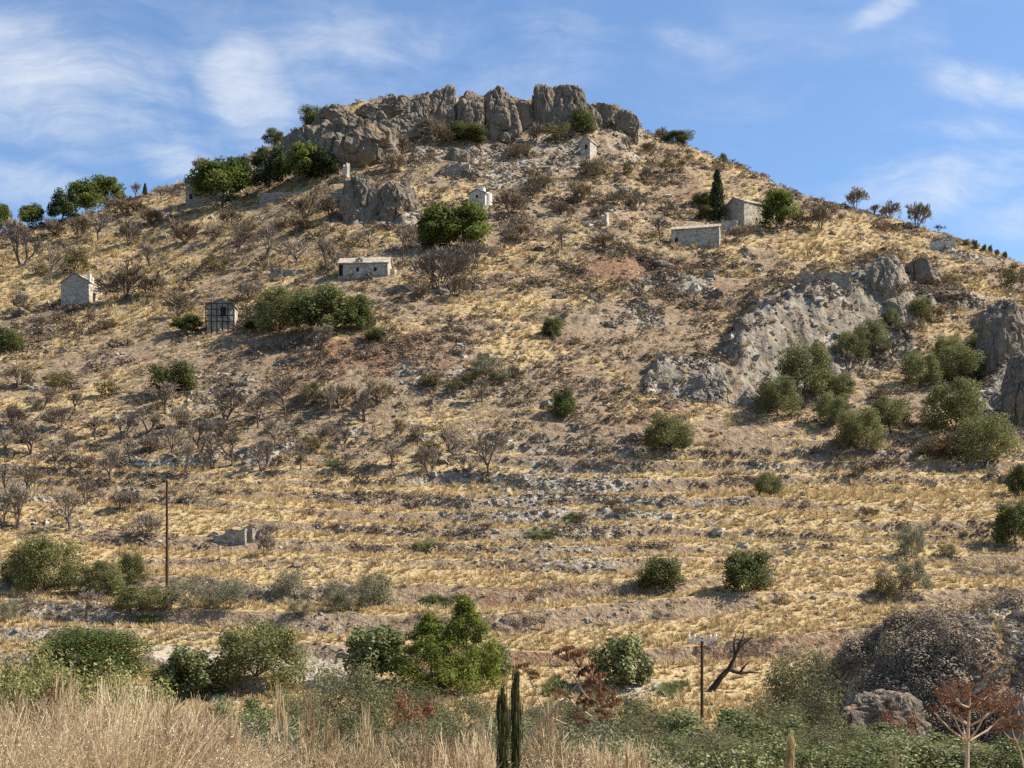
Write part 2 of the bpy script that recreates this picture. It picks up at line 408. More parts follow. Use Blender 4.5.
def ground_mat():
    m, t, out = new_mat('hillside_ground')
    co = t.node('ShaderNodeNewGeometry').outputs['Position']
    at = t.node('ShaderNodeAttribute', {'attribute_name': 'cover'})
    sp = t.node('ShaderNodeSeparateColor', None, Color=at.outputs['Color'])
    g, s, r = sp.outputs[0], sp.outputs[1], sp.outputs[2]; cl = at.outputs['Alpha']
    pa = t.node('ShaderNodeAttribute', {'attribute_name': 'path'}).outputs['Fac']
    a = t.noise(co, .35, 6, .6); b = t.noise(co, 1.3, 5, .6); c3 = t.noise(co, 4.0, 3, .6); d4 = t.noise(co, .9, 5, .65)
    earth = t.ramp(t.math('ADD', t.math('MULTIPLY', b, .6), t.math('MULTIPLY', c3, .4)), [(.36, (.155, .11, .072)), (.52, (.255, .185, .12)), (.68, (.36, .275, .18))])
    straw = t.ramp(c3, [(.3, (.30, .21, .105)), (.55, (.44, .325, .165)), (.75, (.57, .43, .235))])
    rust = t.ramp(c3, [(.3, (.11, .065, .04)), (.55, (.22, .125, .075)), (.75, (.32, .20, .12))])
    vo = t.node('ShaderNodeTexVoronoi', None, Vector=co, Scale=2.2)
    grey = t.node('ShaderNodeSeparateColor', None, Color=vo.outputs['Color']).outputs[0]
    stone = t.ramp(grey, [(0., (.17, .14, .11)), (.5, (.29, .25, .20)), (1., (.45, .395, .32))])
    def fac(w, nz, gain=1.0):
        v = t.math('ADD', w, t.math('MULTIPLY', t.math('SUBTRACT', nz, .5), 1.9 * gain))
        return t.maprange(v, .40, .66)
    c = t.mix(fac(r, d4), earth, rust)
    c = t.mix(fac(g, b), c, straw)
    c = t.mix(fac(s, t.noise(co, 1.0, 6, .7), 1.1), c, stone)
    st = t.noise(t.mapping(co, (.5, .5, .14)), 1.0, 7, .62, .5)
    lime = t.ramp(t.math('ADD', t.math('MULTIPLY', st, .6), t.math('MULTIPLY', b, .4)), [(.38, (.085, .072, .056)), (.5, (.215, .185, .145)), (.66, (.39, .345, .275))])
    lime = t.mix(t.maprange(a, .52, .66, 0, .6), lime, (.34, .25, .155))
    c = t.mix(t.maprange(t.math('ADD', cl, t.math('MULTIPLY', t.math('SUBTRACT', b, .5), .9)), .42, .66), c, lime)
    c = t.mix(t.maprange(t.math('ADD', pa, t.math('MULTIPLY', t.math('SUBTRACT', b, .5), .6)), .35, .7), c, t.ramp(c3, [(.3, (.32, .265, .195)), (.7, (.48, .41, .315))]))
    d = t.node('ShaderNodeBsdfPrincipled', None, Base_Color=c, Roughness=.97)
    d.inputs['Specular IOR Level'].default_value = .1
    h = t.math('ADD', t.math('MULTIPLY', b, .8), t.math('ADD', t.math('MULTIPLY', c3, .35), t.math('MULTIPLY', t.math('MULTIPLY', st, cl), 1.0)))
    bp = t.node('ShaderNodeBump', None, Strength=1.0, Distance=.55, Height=h); t.l.new(bp.outputs[0], d.inputs['Normal'])
    t.l.new(d.outputs[0], out.inputs[0])
    return m
M['ground'] = ground_mat()
V = np.stack([X2, Y2, Z], -1).reshape(-1, 3)
hill = link('hillside_terrain', mesh_from('hillside_terrain', V, grid_faces(len(YR), len(UC)), M['ground'],
            {'cover': mask.reshape(-1, 4), 'path': path.reshape(-1)}, True))
tag(hill, 'dry stony hill of golden grass rising from terraced fields to a rocky summit', 'hill', kind='structure')

# ground on the camera's side of the valley, up to the hill sheet
def near_z(x, y):
    return np.interp(y, _yy, _zz) + .12 * fbm2(np.asarray(x) / 2.5, np.asarray(y) / 2.5, 3, 300) * sstep(32, 22, np.asarray(y))
xs = np.linspace(-60, 60, 160); ysn = np.linspace(-30, 30, 90)
XN, YN = np.meshgrid(xs, ysn)
ZN = near_z(XN, YN)
nm = np.stack([.55 + .3 * fbm2(XN / 3, YN / 3, 3, 310), .1 + .2 * fbm2(XN / 2, YN / 2, 3, 311), .3 + 0 * XN, 0 * XN], -1)
near = link('bank_ground', mesh_from('bank_ground', np.stack([XN, YN, ZN], -1).reshape(-1, 3), grid_faces(len(ysn), len(xs)), M['ground'],
            {'cover': np.clip(nm, 0, 1).reshape(-1, 4), 'path': np.zeros(XN.size)}, True))
tag(near, 'near grassy bank sloping down into the valley', 'ground', kind='structure')

# ------------------------------------------------------------------ placement
def gz(x, y):
    """ground height"""
    if y < 30: return float(near_z(x, y))
    ci = np.interp(x / y, UC, np.arange(len(UC))); ri = np.interp(y, YR, np.arange(len(YR)))
    c0 = int(min(ci, len(UC) - 2)); r0 = int(min(ri, len(YR) - 2)); fc, fr_ = ci - c0, ri - r0
    return float((Z[r0, c0] * (1 - fc) + Z[r0, c0 + 1] * fc) * (1 - fr_) + (Z[r0 + 1, c0] * (1 - fc) + Z[r0 + 1, c0 + 1] * fc) * fr_)
R60 = int(np.searchsorted(YR, 76))
def spot(px, py):
    """ground point of the hill seen at a row of its column; the ridge when the row is above it"""
    u = (px - CX) / F; c = int(np.clip(np.searchsorted(UC, u), 1, len(UC) - 1))
    tcol = Z[:, c] / YR; t = (YH - py) / F
    idx = np.nonzero(tcol[R60:] >= t)[0]
    if len(idx): r = R60 + idx[0]
    else: r = int(np.argmax(tcol))
    y = YR[r]
    return np.array([u * y, y, gz(u * y, y)])
def at_dist(px, y):
    x = (px - CX) / F * y
    return np.array([x, y, gz(x, y)])

# ------------------------------------------------------------------ plant prototypes (unit size: 1 wide, 1 high, base at z=0)
def crown_mesh(name, mat, seed, nlobes=9, per=260, leaf=.075, aspect=.6, flat=1.0, zc=.5, spread=.30, lobe=(.17, .30), zlo=.0, up=.35, shape='dome', loose=1.0, irr=(.55, 1.25)):
    r = np.random.default_rng(seed)
    Cs, Ns, Ts = [], [], []
    for k in range(nlobes):
        a = k * 2.39996 + r.uniform(-.5, .5); h = (k + .5) / nlobes
        if shape == 'dome':
            zz = zlo + (1 - zlo) * (.10 + .68 * h); q = (zz - zlo) / (1 - zlo)
            rr = .34 * math.sqrt(max(.04, 1 - (2.0 * max(q - .38, 0)) ** 2)) * r.uniform(*irr); L = r.uniform(*lobe)
        elif shape == 'cone':
            rr = spread * (1 - h) ** .8 * r.uniform(.45, 1.15); zz = .08 + zlo + h * (.84 - zlo); L = r.uniform(*lobe) * (1.15 - .75 * h)
        elif shape == 'column':
            rr = .035 * r.uniform(0, 1.6); zz = .06 + h * .86; L = r.uniform(*lobe) * (1 - .35 * h ** 4)
        else:   # spreading layers
            zz = zlo + .16 + h * (.70 - zlo); rr = spread * math.sqrt(r.uniform(.15, 1)) * (1.15 - .65 * h); L = r.uniform(*lobe)
        if k == 0 and shape not in ('cone', 'column'): rr, zz, L = 0, zlo + (1 - zlo) * .48, .30 * (1 - .5 * zlo)
        c = np.array([rr * math.cos(a), rr * math.sin(a), zz])
        n = per
        d = r.normal(size=(n, 3)); d /= np.linalg.norm(d, axis=1, keepdims=True)
        rad = r.uniform(0, 1, n) ** .42 * (1 + .22 * n3(d[:, 0] * 2.5 + k, d[:, 1] * 2.5, d[:, 2] * 2.5, seed)) * loose ** r.uniform(-1, 1, n)
        p = c + d * (rad * L)[:, None] * np.array([1, 1, flat])
        Cs.append(p); nn = d + r.normal(size=(n, 3)) * .7; nn[:, 2] += up; Ns.append(nn)
        Ts.append(np.clip(.45 + .12 * r.normal() + .16 * r.normal(size=n), 0, 1))
    C = np.concatenate(Cs); N = np.concatenate(Ns); T = np.concatenate(Ts)
    C[:, 2] = np.where(C[:, 2] < .02, .02 + r.uniform(0, .1, len(C)), C[:, 2])
    # normalise to the unit box
    lo, hi = np.percentile(C, 1, 0), np.percentile(C, 99, 0)
    C[:, :2] /= max(hi[0] - lo[0], hi[1] - lo[1]); C[:, 2] *= 1 / hi[2]
    V, Fq = leaf_quads(C, N, leaf * 1.35 * r.uniform(.6, 1.35, len(C)), min(1, aspect * 1.2), r)
    return mesh_from(name, V, Fq, mat, {'tint': np.repeat(T, 4)})

def trunk_mesh(name, mat, seed, h=.45, r0=.035, limbs=5, reach=.28):
    r = np.random.default_rng(seed); b = MB()
    p = np.array([0, 0, -.08]); top = np.array([r.uniform(-.05, .05), r.uniform(-.05, .05), h])
    pts = [p + (top - p) * t + np.array([r.uniform(-.02, .02), r.uniform(-.02, .02), 0]) for t in np.linspace(0, 1, 4)]
    for i in range(3): b.tube(pts[i], pts[i + 1], r0 * (1 - .2 * i), r0 * (1 - .2 * (i + 1)), 7, False)
    for k in range(limbs):
        s = pts[1 + k % 3]; a = 2 * math.pi * k / limbs + r.uniform(-.4, .4)
        e = s + np.array([math.cos(a) * reach, math.sin(a) * reach, r.uniform(.2, .4)])
        mid = (s + e) / 2 + r.uniform(-.03, .03, 3)
        b.tube(s, mid, r0 * .5, r0 * .35, 5, False); b.tube(mid, e, r0 * .35, r0 * .15, 5, False)
    m = bpy.data.meshes.new(name); m.from_pydata(b.v, [], b.f); m.update(); m.materials.append(mat)
    return m

def bare_meshes(seed, stems=1, levels=5, spread=.55, twigw=.0042, droop=0.0, r0=.03, first=.30, mat=None, fan=3):
    """leafless tree: thick wood in one mesh, the haze of twigs in another"""
    r = np.random.default_rng(seed)
    wood, twig = [], []
    def grow(p, d, L, rad, lev):
        e = p + d * L
        (wood if lev < 2 else twig).append((p, e, rad, rad * .68))
        if lev >= levels: return
        n = 4 if lev < 3 else 3
        
        for k in range(n):
            ax = r.normal(size=3); nd = d + ax * spread * (.62 if lev else .8); nd[2] += .16 - droop * lev
            nd /= np.linalg.norm(nd)
            st = p + d * L * (r.uniform(.55, 1.0) if lev else r.uniform(.75, 1.0))
            grow(st, nd, L * r.uniform(.58, .85), max(rad * .55, twigw), lev + 1)
    for s in range(stems):
        a = 2 * math.pi * s / stems + r.uniform(-.5, .5); tilt = 0 if stems == 1 else r.uniform(.3, .8)
        d = np.array([math.cos(a) * tilt, math.sin(a) * tilt, 1.0]); d /= np.linalg.norm(d)
        grow(np.array([0, 0, -.06 if stems == 1 else -.04]), d, first * r.uniform(.85, 1.15), r0, 0)
    A = np.array([w[0] for w in wood + twig] + [w[1] for w in wood + twig])
    lo, hi = np.percentile(A, 1, 0), np.percentile(A, 99, 0)
    sx = 1 / max(hi[0] - lo[0], hi[1] - lo[1]); sz = 1 / hi[2]
    S = np.array([sx, sx, sz])
    out = []
    for nm, segs, sides in (('trunk', wood, 5), ('twigs', twig, 3)):
        P0 = np.array([s[0] for s in segs]) * S; P1 = np.array([s[1] for s in segs]) * S
        R0 = np.array([s[2] for s in segs]); R1 = np.array([s[3] for s in segs])
        Vv, Ff = seg_tubes(P0, P1, R0, R1, sides)
        T = np.repeat(np.clip(.5 + .22 * r.normal(size=len(segs)), 0, 1), 2 * sides)
        out.append(mesh_from(nm, Vv, Ff, M['bark'] if nm == 'trunk' else (mat or M['twig']), {'tint': T}))
    return out

PROTO = {}
def proto(kind, builder, n):
    PROTO[kind] = [builder(i) for i in range(n)]      # each: list of (part name, mesh)
proto('pine', lambda i: [('trunk', trunk_mesh('pine_trunk', M['bark'], 10 + i, .55, .022)), ('crown', crown_mesh('pine_crown', M['pine'], 20 + i, 18, 360, .048, .4, .72, spread=.34, lobe=(.12, .20), zlo=.12, shape='layer', up=.6))], 3)
proto('pinebright', lambda i: [('trunk', trunk_mesh('pine_trunk', M['bark'], 110 + i, .55, .022)), ('crown', crown_mesh('pine_crown', M['pinebright'], 120 + i, 17, 360, .045, .4, .72, spread=.34, lobe=(.12, .19), zlo=.08, shape='layer', up=.6))], 1)
proto('pinedark', lambda i: [('trunk', trunk_mesh('pine_trunk', M['bark'], 30 + i, .5, .02)), ('crown', crown_mesh('pine_crown', M['pinedark'], 33 + i, 16, 330, .05, .45, .9, spread=.30, lobe=(.13, .22), zlo=.1))], 3)
proto('youngpine', lambda i: [('trunk', trunk_mesh('pine_trunk', M['bark'], 40 + i, .7, .016)), ('crown', crown_mesh('pine_crown', M['youngpine'], 44 + i, 40, 330, .040, .2, .7, spread=.46, lobe=(.11, .20), shape='cone', up=1.1, loose=1.4))], 2)
proto('cypress', lambda i: [('trunk', trunk_mesh('cypress_trunk', M['bark'], 50 + i, .3, .05, 3, .08)), ('crown', crown_mesh('cypress_crown', M['pinedark'], 52 + i, 22, 170, .09, .4, 1.6, spread=.10, lobe=(.085, .10), shape='cone', up=.8))], 1)
proto('mastic', lambda i: [('stems', trunk_mesh('bush_stems', M['bark'], 60 + i, .3, .02, 6)), ('foliage', crown_mesh('bush_foliage', M['mastic'], 63 + i, 16, 560, .032, .6, .85, spread=.34, lobe=(.15, .25)))], 4)
proto('olive', lambda i: [('trunk', trunk_mesh('olive_trunk', M['bark'], 70 + i, .4, .03)), ('crown', crown_mesh('olive_crown', M['olive'], 74 + i, 18, 680, .029, .42, .9, spread=.31, lobe=(.13, .22), zlo=.03, loose=1.08, irr=(.8, 1.05)))], 4)
proto('greygreen', lambda i: [('stems', trunk_mesh('bush_stems', M['bark'], 80 + i, .3, .016, 6)), ('foliage', crown_mesh('bush_foliage', M['greygreen'], 84 + i, 15, 330, .036, .35, .9, spread=.34, lobe=(.13, .24), loose=1.35))], 4)
proto('ochre', lambda i: [('stems', trunk_mesh('bush_stems', M['bark'], 90 + i, .3, .014, 6)), ('foliage', crown_mesh('bush_foliage', M['ochre'], 94 + i, 11, 190, .055, .35, .9, spread=.34, lobe=(.14, .24), loose=1.3))], 3)
proto('baretree', lambda i: [(n, m) for n, m in zip(('trunk', 'twigs'), bare_meshes(500 + i, 1 + (i % 3 == 2), 5, .5 + .05 * (i % 5), .0078, .02, .046))], 9)
proto('bareshrub', lambda i: [(n, m) for n, m in zip(('stems', 'twigs'), bare_meshes(600 + i, 7, 4, .60, .0080, 0, .013, .34, M['budtwig'], 3))], 5)
proto('greyshrub', lambda i: [(n, m) for n, m in zip(('stems', 'twigs'), bare_meshes(640 + i, 7, 4, .58, .0075, 0, .012, .34, M['twig'], 3))], 3)
# finer ones for the valley floor and the near bank
proto('willow', lambda i: [('stems', trunk_mesh('bush_stems', M['bark'], 700 + i, .45, .012, 7)), ('foliage', crown_mesh('bush_foliage', M['willow'], 704 + i, 20, 420, .034, .22, 1.05, spread=.36, lobe=(.12, .22), loose=1.4, up=.2))], 3)
proto('fig', lambda i: [('stems', trunk_mesh('bush_stems', M['bark'], 710 + i, .4, .016, 7)), ('foliage', crown_mesh('bush_foliage', M['leafgreen'], 714 + i, 20, 300, .042, .75, .9, spread=.35, lobe=(.13, .22), loose=1.25))], 3)
proto('dome', lambda i: [('stems', trunk_mesh('bush_stems', M['bark'], 720 + i, .3, .012, 6)), ('foliage', crown_mesh('bush_foliage', M['domeleaf'], 724 + i, 40, 480, .020, .6, .9, spread=.40, lobe=(.13, .20)))], 1)
proto('yellowgreen', lambda i: [('stems', trunk_mesh('bush_stems', M['bark'], 730 + i, .4, .01, 7)), ('foliage', crown_mesh('bush_foliage', M['yellowgreen'], 734 + i, 22, 420, .025, .5, .95, spread=.36, lobe=(.12, .22), loose=1.45))], 3)
proto('leafy', lambda i: [('stems', trunk_mesh('bush_stems', M['bark'], 740 + i, .4, .01, 7)), ('foliage', crown_mesh('bush_foliage', M['leafgreen'], 744 + i, 20, 330, .030, .6, .9, spread=.38, lobe=(.12, .2), loose=1.35))], 3)
proto('rusty', lambda i: [('stems', trunk_mesh('bush_stems', M['bark'], 750 + i, .4, .01, 6)), ('foliage', crown_mesh('bush_foliage', M['rusty'], 754 + i, 10, 200, .045, .5, .9, spread=.34, lobe=(.13, .22), loose=1.5))], 2)
proto('haybush', lambda i: [(n, m) for n, m in zip(('stems', 'side_stems'), bare_meshes(690 + i, 11, 4, .62, .0026, 0, .0045, .36, M['hay'], 3))], 4)
proto('weed', lambda i: [(n, m) for n, m in zip(('stem', 'side_stems'), bare_meshes(680 + i, 2, 4, .45, .0045, 0, .010, .5, M['hay'], 3))], 3)
proto('spire', lambda i: [('stem', trunk_mesh('spire_stem', M['bark'], 760 + i, .9, .05, 3, .05)), ('foliage', crown_mesh('spire_foliage', M['spire'] if i < 2 else M['straw'], 764 + i, 44, 130, .10, .35, 1.2, spread=.07, lobe=(.055, .085), shape='column', up=.9, loose=1.6))], 3)

KIND = {  # object name, category, group
 'pine': ('pine_tree', 'pine tree', 'pine trees on the hill'), 'pinebright': ('pine_tree', 'pine tree', 'pine trees on the hill'),
 'pinedark': ('pine_tree', 'pine tree', 'pine trees on the hill'), 'youngpine': ('young_pine', 'pine tree', 'young pines in the valley'),
 'cypress': ('cypress_tree', 'cypress', None), 'mastic': ('evergreen_bush', 'bush', 'dark green bushes on the slope'),
 'olive': ('olive_tree', 'olive tree', 'round olive trees on the slope'), 'greygreen': ('grey_green_shrub', 'shrub', 'grey green shrubs on the slope'),
 'ochre': ('ochre_shrub', 'shrub', 'ochre shrubs on the slope'), 'baretree': ('bare_tree', 'bare tree', 'leafless trees scattered over the hillside'),
 'bareshrub': ('bare_shrub', 'shrub', 'leafless brown shrubs scattered over the hillside'), 'greyshrub': ('bare_shrub', 'shrub', 'leafless grey shrubs scattered over the hillside'),
 'willow': ('willowy_shrub', 'shrub', 'willowy shrubs on the valley floor'), 'fig': ('broadleaf_shrub', 'shrub', 'broadleaf shrubs in the valley'),
 'dome': ('domed_bush', 'bush', None), 'yellowgreen': ('yellow_green_shrub', 'shrub', 'yellow green shrubs on the near bank'),
 'leafy': ('leafy_shrub', 'shrub', 'leafy shrubs along the near bank'), 'rusty': ('withered_shrub', 'shrub', 'withered rusty shrubs'),
 'haybush': ('dry_straw_bush', 'dry bush', 'dry straw bushes in the tall hay'), 'weed': ('dry_weed', 'weed', 'dry branching weeds'),
 'spire': ('slender_evergreen', 'evergreen', None)}
COUNT = {}
def plant(kind, loc, w, h, label, sink=.0, group=True):
    i = COUNT.get(kind, 0); COUNT[kind] = i + 1
    pr = PROTO[kind][i % len(PROTO[kind])]
    nm, cat, grp = KIND[kind]
    r = random.uniform(0, 6.28)
    o = thing(nm, (loc[0], loc[1], loc[2] - sink * h), label, cat, grp if group else None, r, (w * random.uniform(.9, 1.08), w * random.uniform(.85, 1.05), h * random.uniform(.94, 1.06)))
    if kind not in ('spire', 'cypress', 'youngpine'): o.rotation_euler = (random.gauss(0, .05), random.gauss(0, .05), r)
    for pn, me in pr:
        link(pn, me, o)
    return o

LM = [('the pointed grey chapel', 78, 290), ('the scaffolded ruin', 221, 312), ('the long stone chapel', 366, 268), ('the broad twin pine', 455, 230),
      ('the white domed chapel', 478, 198), ('the tall narrow chapel', 588, 148), ('the dark cypress', 716, 195), ('the big gabled chapel', 745, 210),
      ('the low-roofed annex', 696, 236), ('the lone pine beside the gabled chapel', 775, 212), ('the tall wooden pole', 167, 530), ('the roofless stone hut', 225, 532),
      ('the broad evergreen thicket', 315, 313), ('the summit crags', 470, 130), ('the skyline pines', 80, 200), ('the pale cliff', 820, 320),
      ('the round bush on the open slope', 667, 432), ('the dark bush on bare stones', 175, 378), ('the small mid-slope crag', 378, 205), ('the short terrace wall', 825, 276),
      ('the small lone bush at mid slope', 565, 405), ('the pole with a crossarm', 702, 672)]
AUTO = {}
WORD = {'baretree': 'leafless tree', 'bareshrub': 'leafless brown shrub', 'greyshrub': 'leafless grey shrub', 'greygreen': 'grey-green shrub', 'ochre': 'ochre shrub', 'mastic': 'dark green bush', 'rock': 'grey boulder'}
def auto(kind, items):
    """unique relational labels for many look-alikes: which one it is, counted away from a landmark"""
    groups = {}
    for it in items:
        px, py, w, h = it; cy = py - h / 2
        n, lx, ly = min(LM, key=lambda l: (l[1] - px) ** 2 + (l[2] - cy) ** 2)
        dx, dy = px - lx, cy - ly
        rel = ('left of' if dx < 0 else 'right of') if abs(dx) > abs(dy) else ('uphill of' if dy < 0 else 'downhill of')
        groups.setdefault((n, rel), []).append((dx * dx + dy * dy, it))
    out = {}
    O = ['nearest', 'second', 'third', 'fourth', 'fifth', 'sixth', 'seventh', 'eighth', 'ninth', 'tenth', 'eleventh', 'twelfth', 'thirteenth', 'fourteenth']
    for (n, rel), L in groups.items():
        L.sort(key=lambda a: a[0])
        for k, (_, it) in enumerate(L):
            out[it] = (f"{WORD[kind]} {rel} {n}" if len(L) == 1 else f"{O[k]} {WORD[kind]} {rel} {n}")
    return out

def put_list(kind, items):
    lab = auto(kind, items)
    for it in items:
        px, py, w, h = it; g = spot(px, py); k = g[1] / F * ((1.2 if py > 245 else .85) if kind == 'baretree' else 1.0)
        plant(kind, g, w * k, h * k, lab[it], .03)

# (px, base row, width px, height px)
put_list('baretree', [(135, 195, 17, 18), (161, 201, 18, 17), (201, 172, 22, 24), (217, 163, 17, 16), (98, 241, 36, 36), (22, 268, 28, 36), (50, 284, 18, 30),
  (163, 271, 14, 14), (42, 411, 24, 18), (75, 413, 22, 18), (165, 414, 30, 26), (225, 422, 30, 26), (268, 262, 24, 34), (296, 268, 22, 22), (330, 272, 24, 26), (370, 247, 22, 16),
  (5, 456, 20, 22), (31, 453, 24, 26), (68, 452, 18, 18), (95, 440, 22, 20), (122, 440, 20, 20), (172, 459, 22, 26), (186, 478, 20, 26), (200, 452, 22, 30), (211, 468, 20, 30),
  (232, 468, 24, 28), (111, 484, 22, 28), (6, 496, 20, 24), (28, 497, 28, 28), (18, 528, 26, 34), (70, 532, 32, 36), (4, 525, 18, 26), (262, 471, 24, 26), (275, 450, 22, 26), (301, 471, 20, 26), (345, 452, 18, 20), (346, 470, 16, 14),
  (392, 473, 18, 24), (430, 477, 22, 24), (463, 477, 14, 20), (488, 481, 30, 36), (455, 456, 24, 24), (418, 446, 18, 20), (87, 620, 24, 28), (629, 153, 14, 20), (660, 242, 24, 30), (562, 250, 18, 20),
  (874, 209, 16, 12), (938, 231, 14, 10), (891, 363, 18, 20), (846, 377, 24, 24), (505, 248, 22, 20), (403, 262, 22, 30), (320, 352, 26, 20), (595, 392, 16, 12), (240, 255, 22, 24), (150, 268, 20, 18), (482, 404, 20, 18), (330, 418, 24, 26), (365, 422, 26, 26), (285, 416, 24, 30), (258, 428, 24, 28), (148, 432, 22, 20), (130, 470, 20, 20), (55, 470, 22, 22), (85, 505, 22, 20)])
put_list('bareshrub', [(855, 209, 24, 22), (890, 218, 22, 15), (917, 229, 26, 24), (80, 240, 28, 26), (55, 238, 22, 20), (18, 247, 24, 28), (125, 216, 40, 18), (150, 226, 26, 16), (185, 246, 32, 22), (215, 243, 22, 18), (228, 226, 24, 18), (245, 240, 24, 18),
  (125, 300, 48, 34), (150, 297, 30, 24), (178, 317, 30, 24), (20, 388, 30, 22), (108, 330, 22, 10), (400, 158, 28, 20), (395, 174, 30, 20), (440, 148, 30, 30), (427, 140, 24, 22), (285, 396, 30, 22), (340, 408, 36, 24), (378, 405, 36, 20), (312, 408, 32, 20),
  (535, 143, 22, 18), (518, 160, 30, 16), (588, 180, 24, 20), (580, 205, 28, 18), (600, 250, 30, 16), (512, 216, 34, 24), (540, 190, 28, 14), (662, 141, 22, 12), (647, 153, 16, 12), (797, 228, 20, 16), (820, 231, 28, 28), (740, 243, 22, 18), (330, 220, 30, 24), (305, 218, 28, 22), (300, 232, 32, 14), (280, 232, 26, 12), (440, 268, 30, 16), (520, 240, 28, 14), (350, 192, 22, 16), (372, 164, 26, 18),
  (905, 340, 30, 18), (930, 322, 26, 16), (900, 300, 24, 14), (985, 375, 24, 20), (932, 460, 50, 24), (965, 455, 40, 22), (880, 402, 22, 12), (760, 410, 18, 12), (870, 518, 24, 10), (860, 475, 22, 10), (610, 510, 20, 10), (620, 518, 18, 9), (578, 525, 18, 12), (485, 532, 18, 9)])
put_list('greyshrub', [(128, 247, 28, 22), (130, 512, 28, 20), (146, 541, 32, 26), (118, 510, 22, 18), (265, 557, 22, 22), (268, 540, 20, 16), (636, 212, 32, 20), (616, 207, 26, 16), (645, 184, 16, 16), (560, 215, 26, 14), (530, 200, 30, 16), (470, 272, 40, 28), (440, 290, 60, 42), (455, 300, 36, 24), (515, 378, 22, 10), (420, 300, 26, 16), (600, 220, 26, 14), (20, 312, 22, 18), (40, 330, 26, 14), (250, 300, 28, 18), (60, 430, 30, 18), (180, 430, 28, 22), (15, 430, 28, 22), (220, 440, 26, 20), (85, 470, 26, 16), (150, 455, 28, 18), (330, 440, 26, 14)])
put_list('ochre', [(75, 274, 34, 26), (215, 274, 26, 20), (557, 144, 28, 20), (628, 176, 16, 14), (673, 174, 28, 16), (596, 178, 22, 20), (108, 398, 28, 16), (60, 388, 30, 16), (40, 276, 22, 14), (430, 388, 30, 16), (455, 394, 22, 14), (470, 386, 20, 14), (315, 452, 22, 14), (1015, 291, 32, 28), (950, 286, 20, 10), (885, 598, 30, 24), (990, 612, 32, 14), (948, 556, 18, 12), (430, 455, 20, 14), (400, 436, 12, 16)])
put_list('greygreen', [(485, 378, 38, 24), (500, 384, 22, 14), (290, 602, 34, 32), (335, 607, 26, 26), (375, 608, 42, 38), (350, 612, 40, 26), (230, 609, 38, 30), (185, 612, 38, 30), (208, 608, 26, 26), (300, 618, 26, 18), (8, 622, 20, 24), (150, 244, 18, 10), (912, 592, 40, 34), (912, 560, 34, 34), (810, 276, 0.1, .1)][:-1])
put_list('mastic', [(188, 333, 36, 16), (8, 353, 32, 24), (375, 341, 22, 12), (310, 398, 22, 14), (551, 338, 22, 20), (565, 418, 30, 28), (313, 126, 30, 18), (275, 142, 22, 13), (466, 142, 40, 18), (583, 137, 32, 24), (678, 141, 30, 13), (705, 206, 26, 13), (706, 220, 22, 13), (250, 330, 18, 8), (847, 281, 7, 9)])

def one(kind, px, py, w, h, label, group=True, sink=.03):
    g = spot(px, py); k = g[1] / F
    return plant(kind, g, w * k, h * k, label, sink, group)
one('mastic', 174, 393, 52, 30, 'wide dark green bush standing alone on bare grey stones')
one('olive', 280, 333, 56, 44, 'grey-green rounded bush at the end of the broad evergreen thicket')
one('mastic', 322, 334, 64, 48, 'largest dark green bush in the middle of the evergreen thicket')
one('mastic', 358, 331, 38, 36, 'smaller dark green bush closing the evergreen thicket')
one('olive', 667, 452, 52, 42, 'dense round evergreen alone on the open stony slope', sink=.12)
one('mastic', 662, 593, 48, 34, 'round green bush on a golden terrace, darker of the pair')
one('mastic', 746, 591, 54, 40, 'widest green bush on the golden terraces')
one('olive', 768, 496, 28, 25, 'small yellow-green round bush alone in golden grass', sink=.12)
one('mastic', 1014, 545, 44, 46, 'dark bush at the edge of the terraces below the rock walls')
one('mastic', 1018, 496, 28, 34, 'dark bush in the ravine shade, at the foot of the rock wall')
for px, py, w, h, lab in [(778, 418, 42, 40, 'olive tree nearest the open slope at the foot of the pale cliff'), (803, 398, 50, 52, 'tall olive tree close under the pale cliff'),
    (836, 398, 34, 26, 'low wide olive tree right of the tall one under the cliff'), (833, 425, 34, 33, 'compact olive tree in the middle of the grove'),
    (860, 450, 50, 42, 'lowest broad olive tree of the grove, casting shade on dry grass'), (889, 432, 40, 36, 'olive tree between the lowest one and the largest dome'),
    (874, 358, 38, 40, 'olive tree highest in the grove against the pale cliff'), (852, 364, 32, 32, 'olive tree joined to the highest one by the cliff'),
    (920, 388, 38, 36, 'olive tree with a short visible trunk above the largest dome'), (958, 384, 48, 40, 'wide olive tree in front of the dark ravine wall'),
    (948, 362, 30, 26, 'small olive crown behind the wide one at the ravine'), (954, 434, 58, 56, 'largest domed olive tree of the grove'),
    (985, 464, 58, 48, 'pale olive tree nearest the ravine rocks'), (920, 322, 26, 22, 'small olive tree up the ravine beside a dark rock'), (975, 356, 20, 24, 'narrow olive sapling in the ravine shadow'), (890, 330, 18, 20, 'little olive shrub at the cliff end')]:
    one('olive', px, py, w, h, lab)
one('pine', 2, 238, 22, 36, 'pine cut by the picture edge on the far skyline')
one('pine', 32, 230, 26, 26, 'small rounded pine alone on the skyline')
one('pinedark', 62, 224, 34, 32, 'dark pine at the lower end of the skyline row')
one('pine', 86, 216, 36, 34, 'middle pine of the skyline row')
one('pine', 106, 209, 34, 34, 'tallest pine topping the skyline row')
one('pine', 222, 208, 64, 44, 'broad dark pine in front of a ruined church wall', sink=.02)
one('pinedark', 240, 190, 28, 34, 'dark pine behind the broad one by the church')
one('pinedark', 269, 192, 34, 48, 'tall blackish pine with a pale trunk left of a bright pine', sink=.02)
one('pinebright', 303, 188, 46, 46, 'bright yellow-green pine below the big boulder', sink=.02)
one('pinedark', 326, 178, 28, 28, 'small dark pine tucked behind the bright pine')
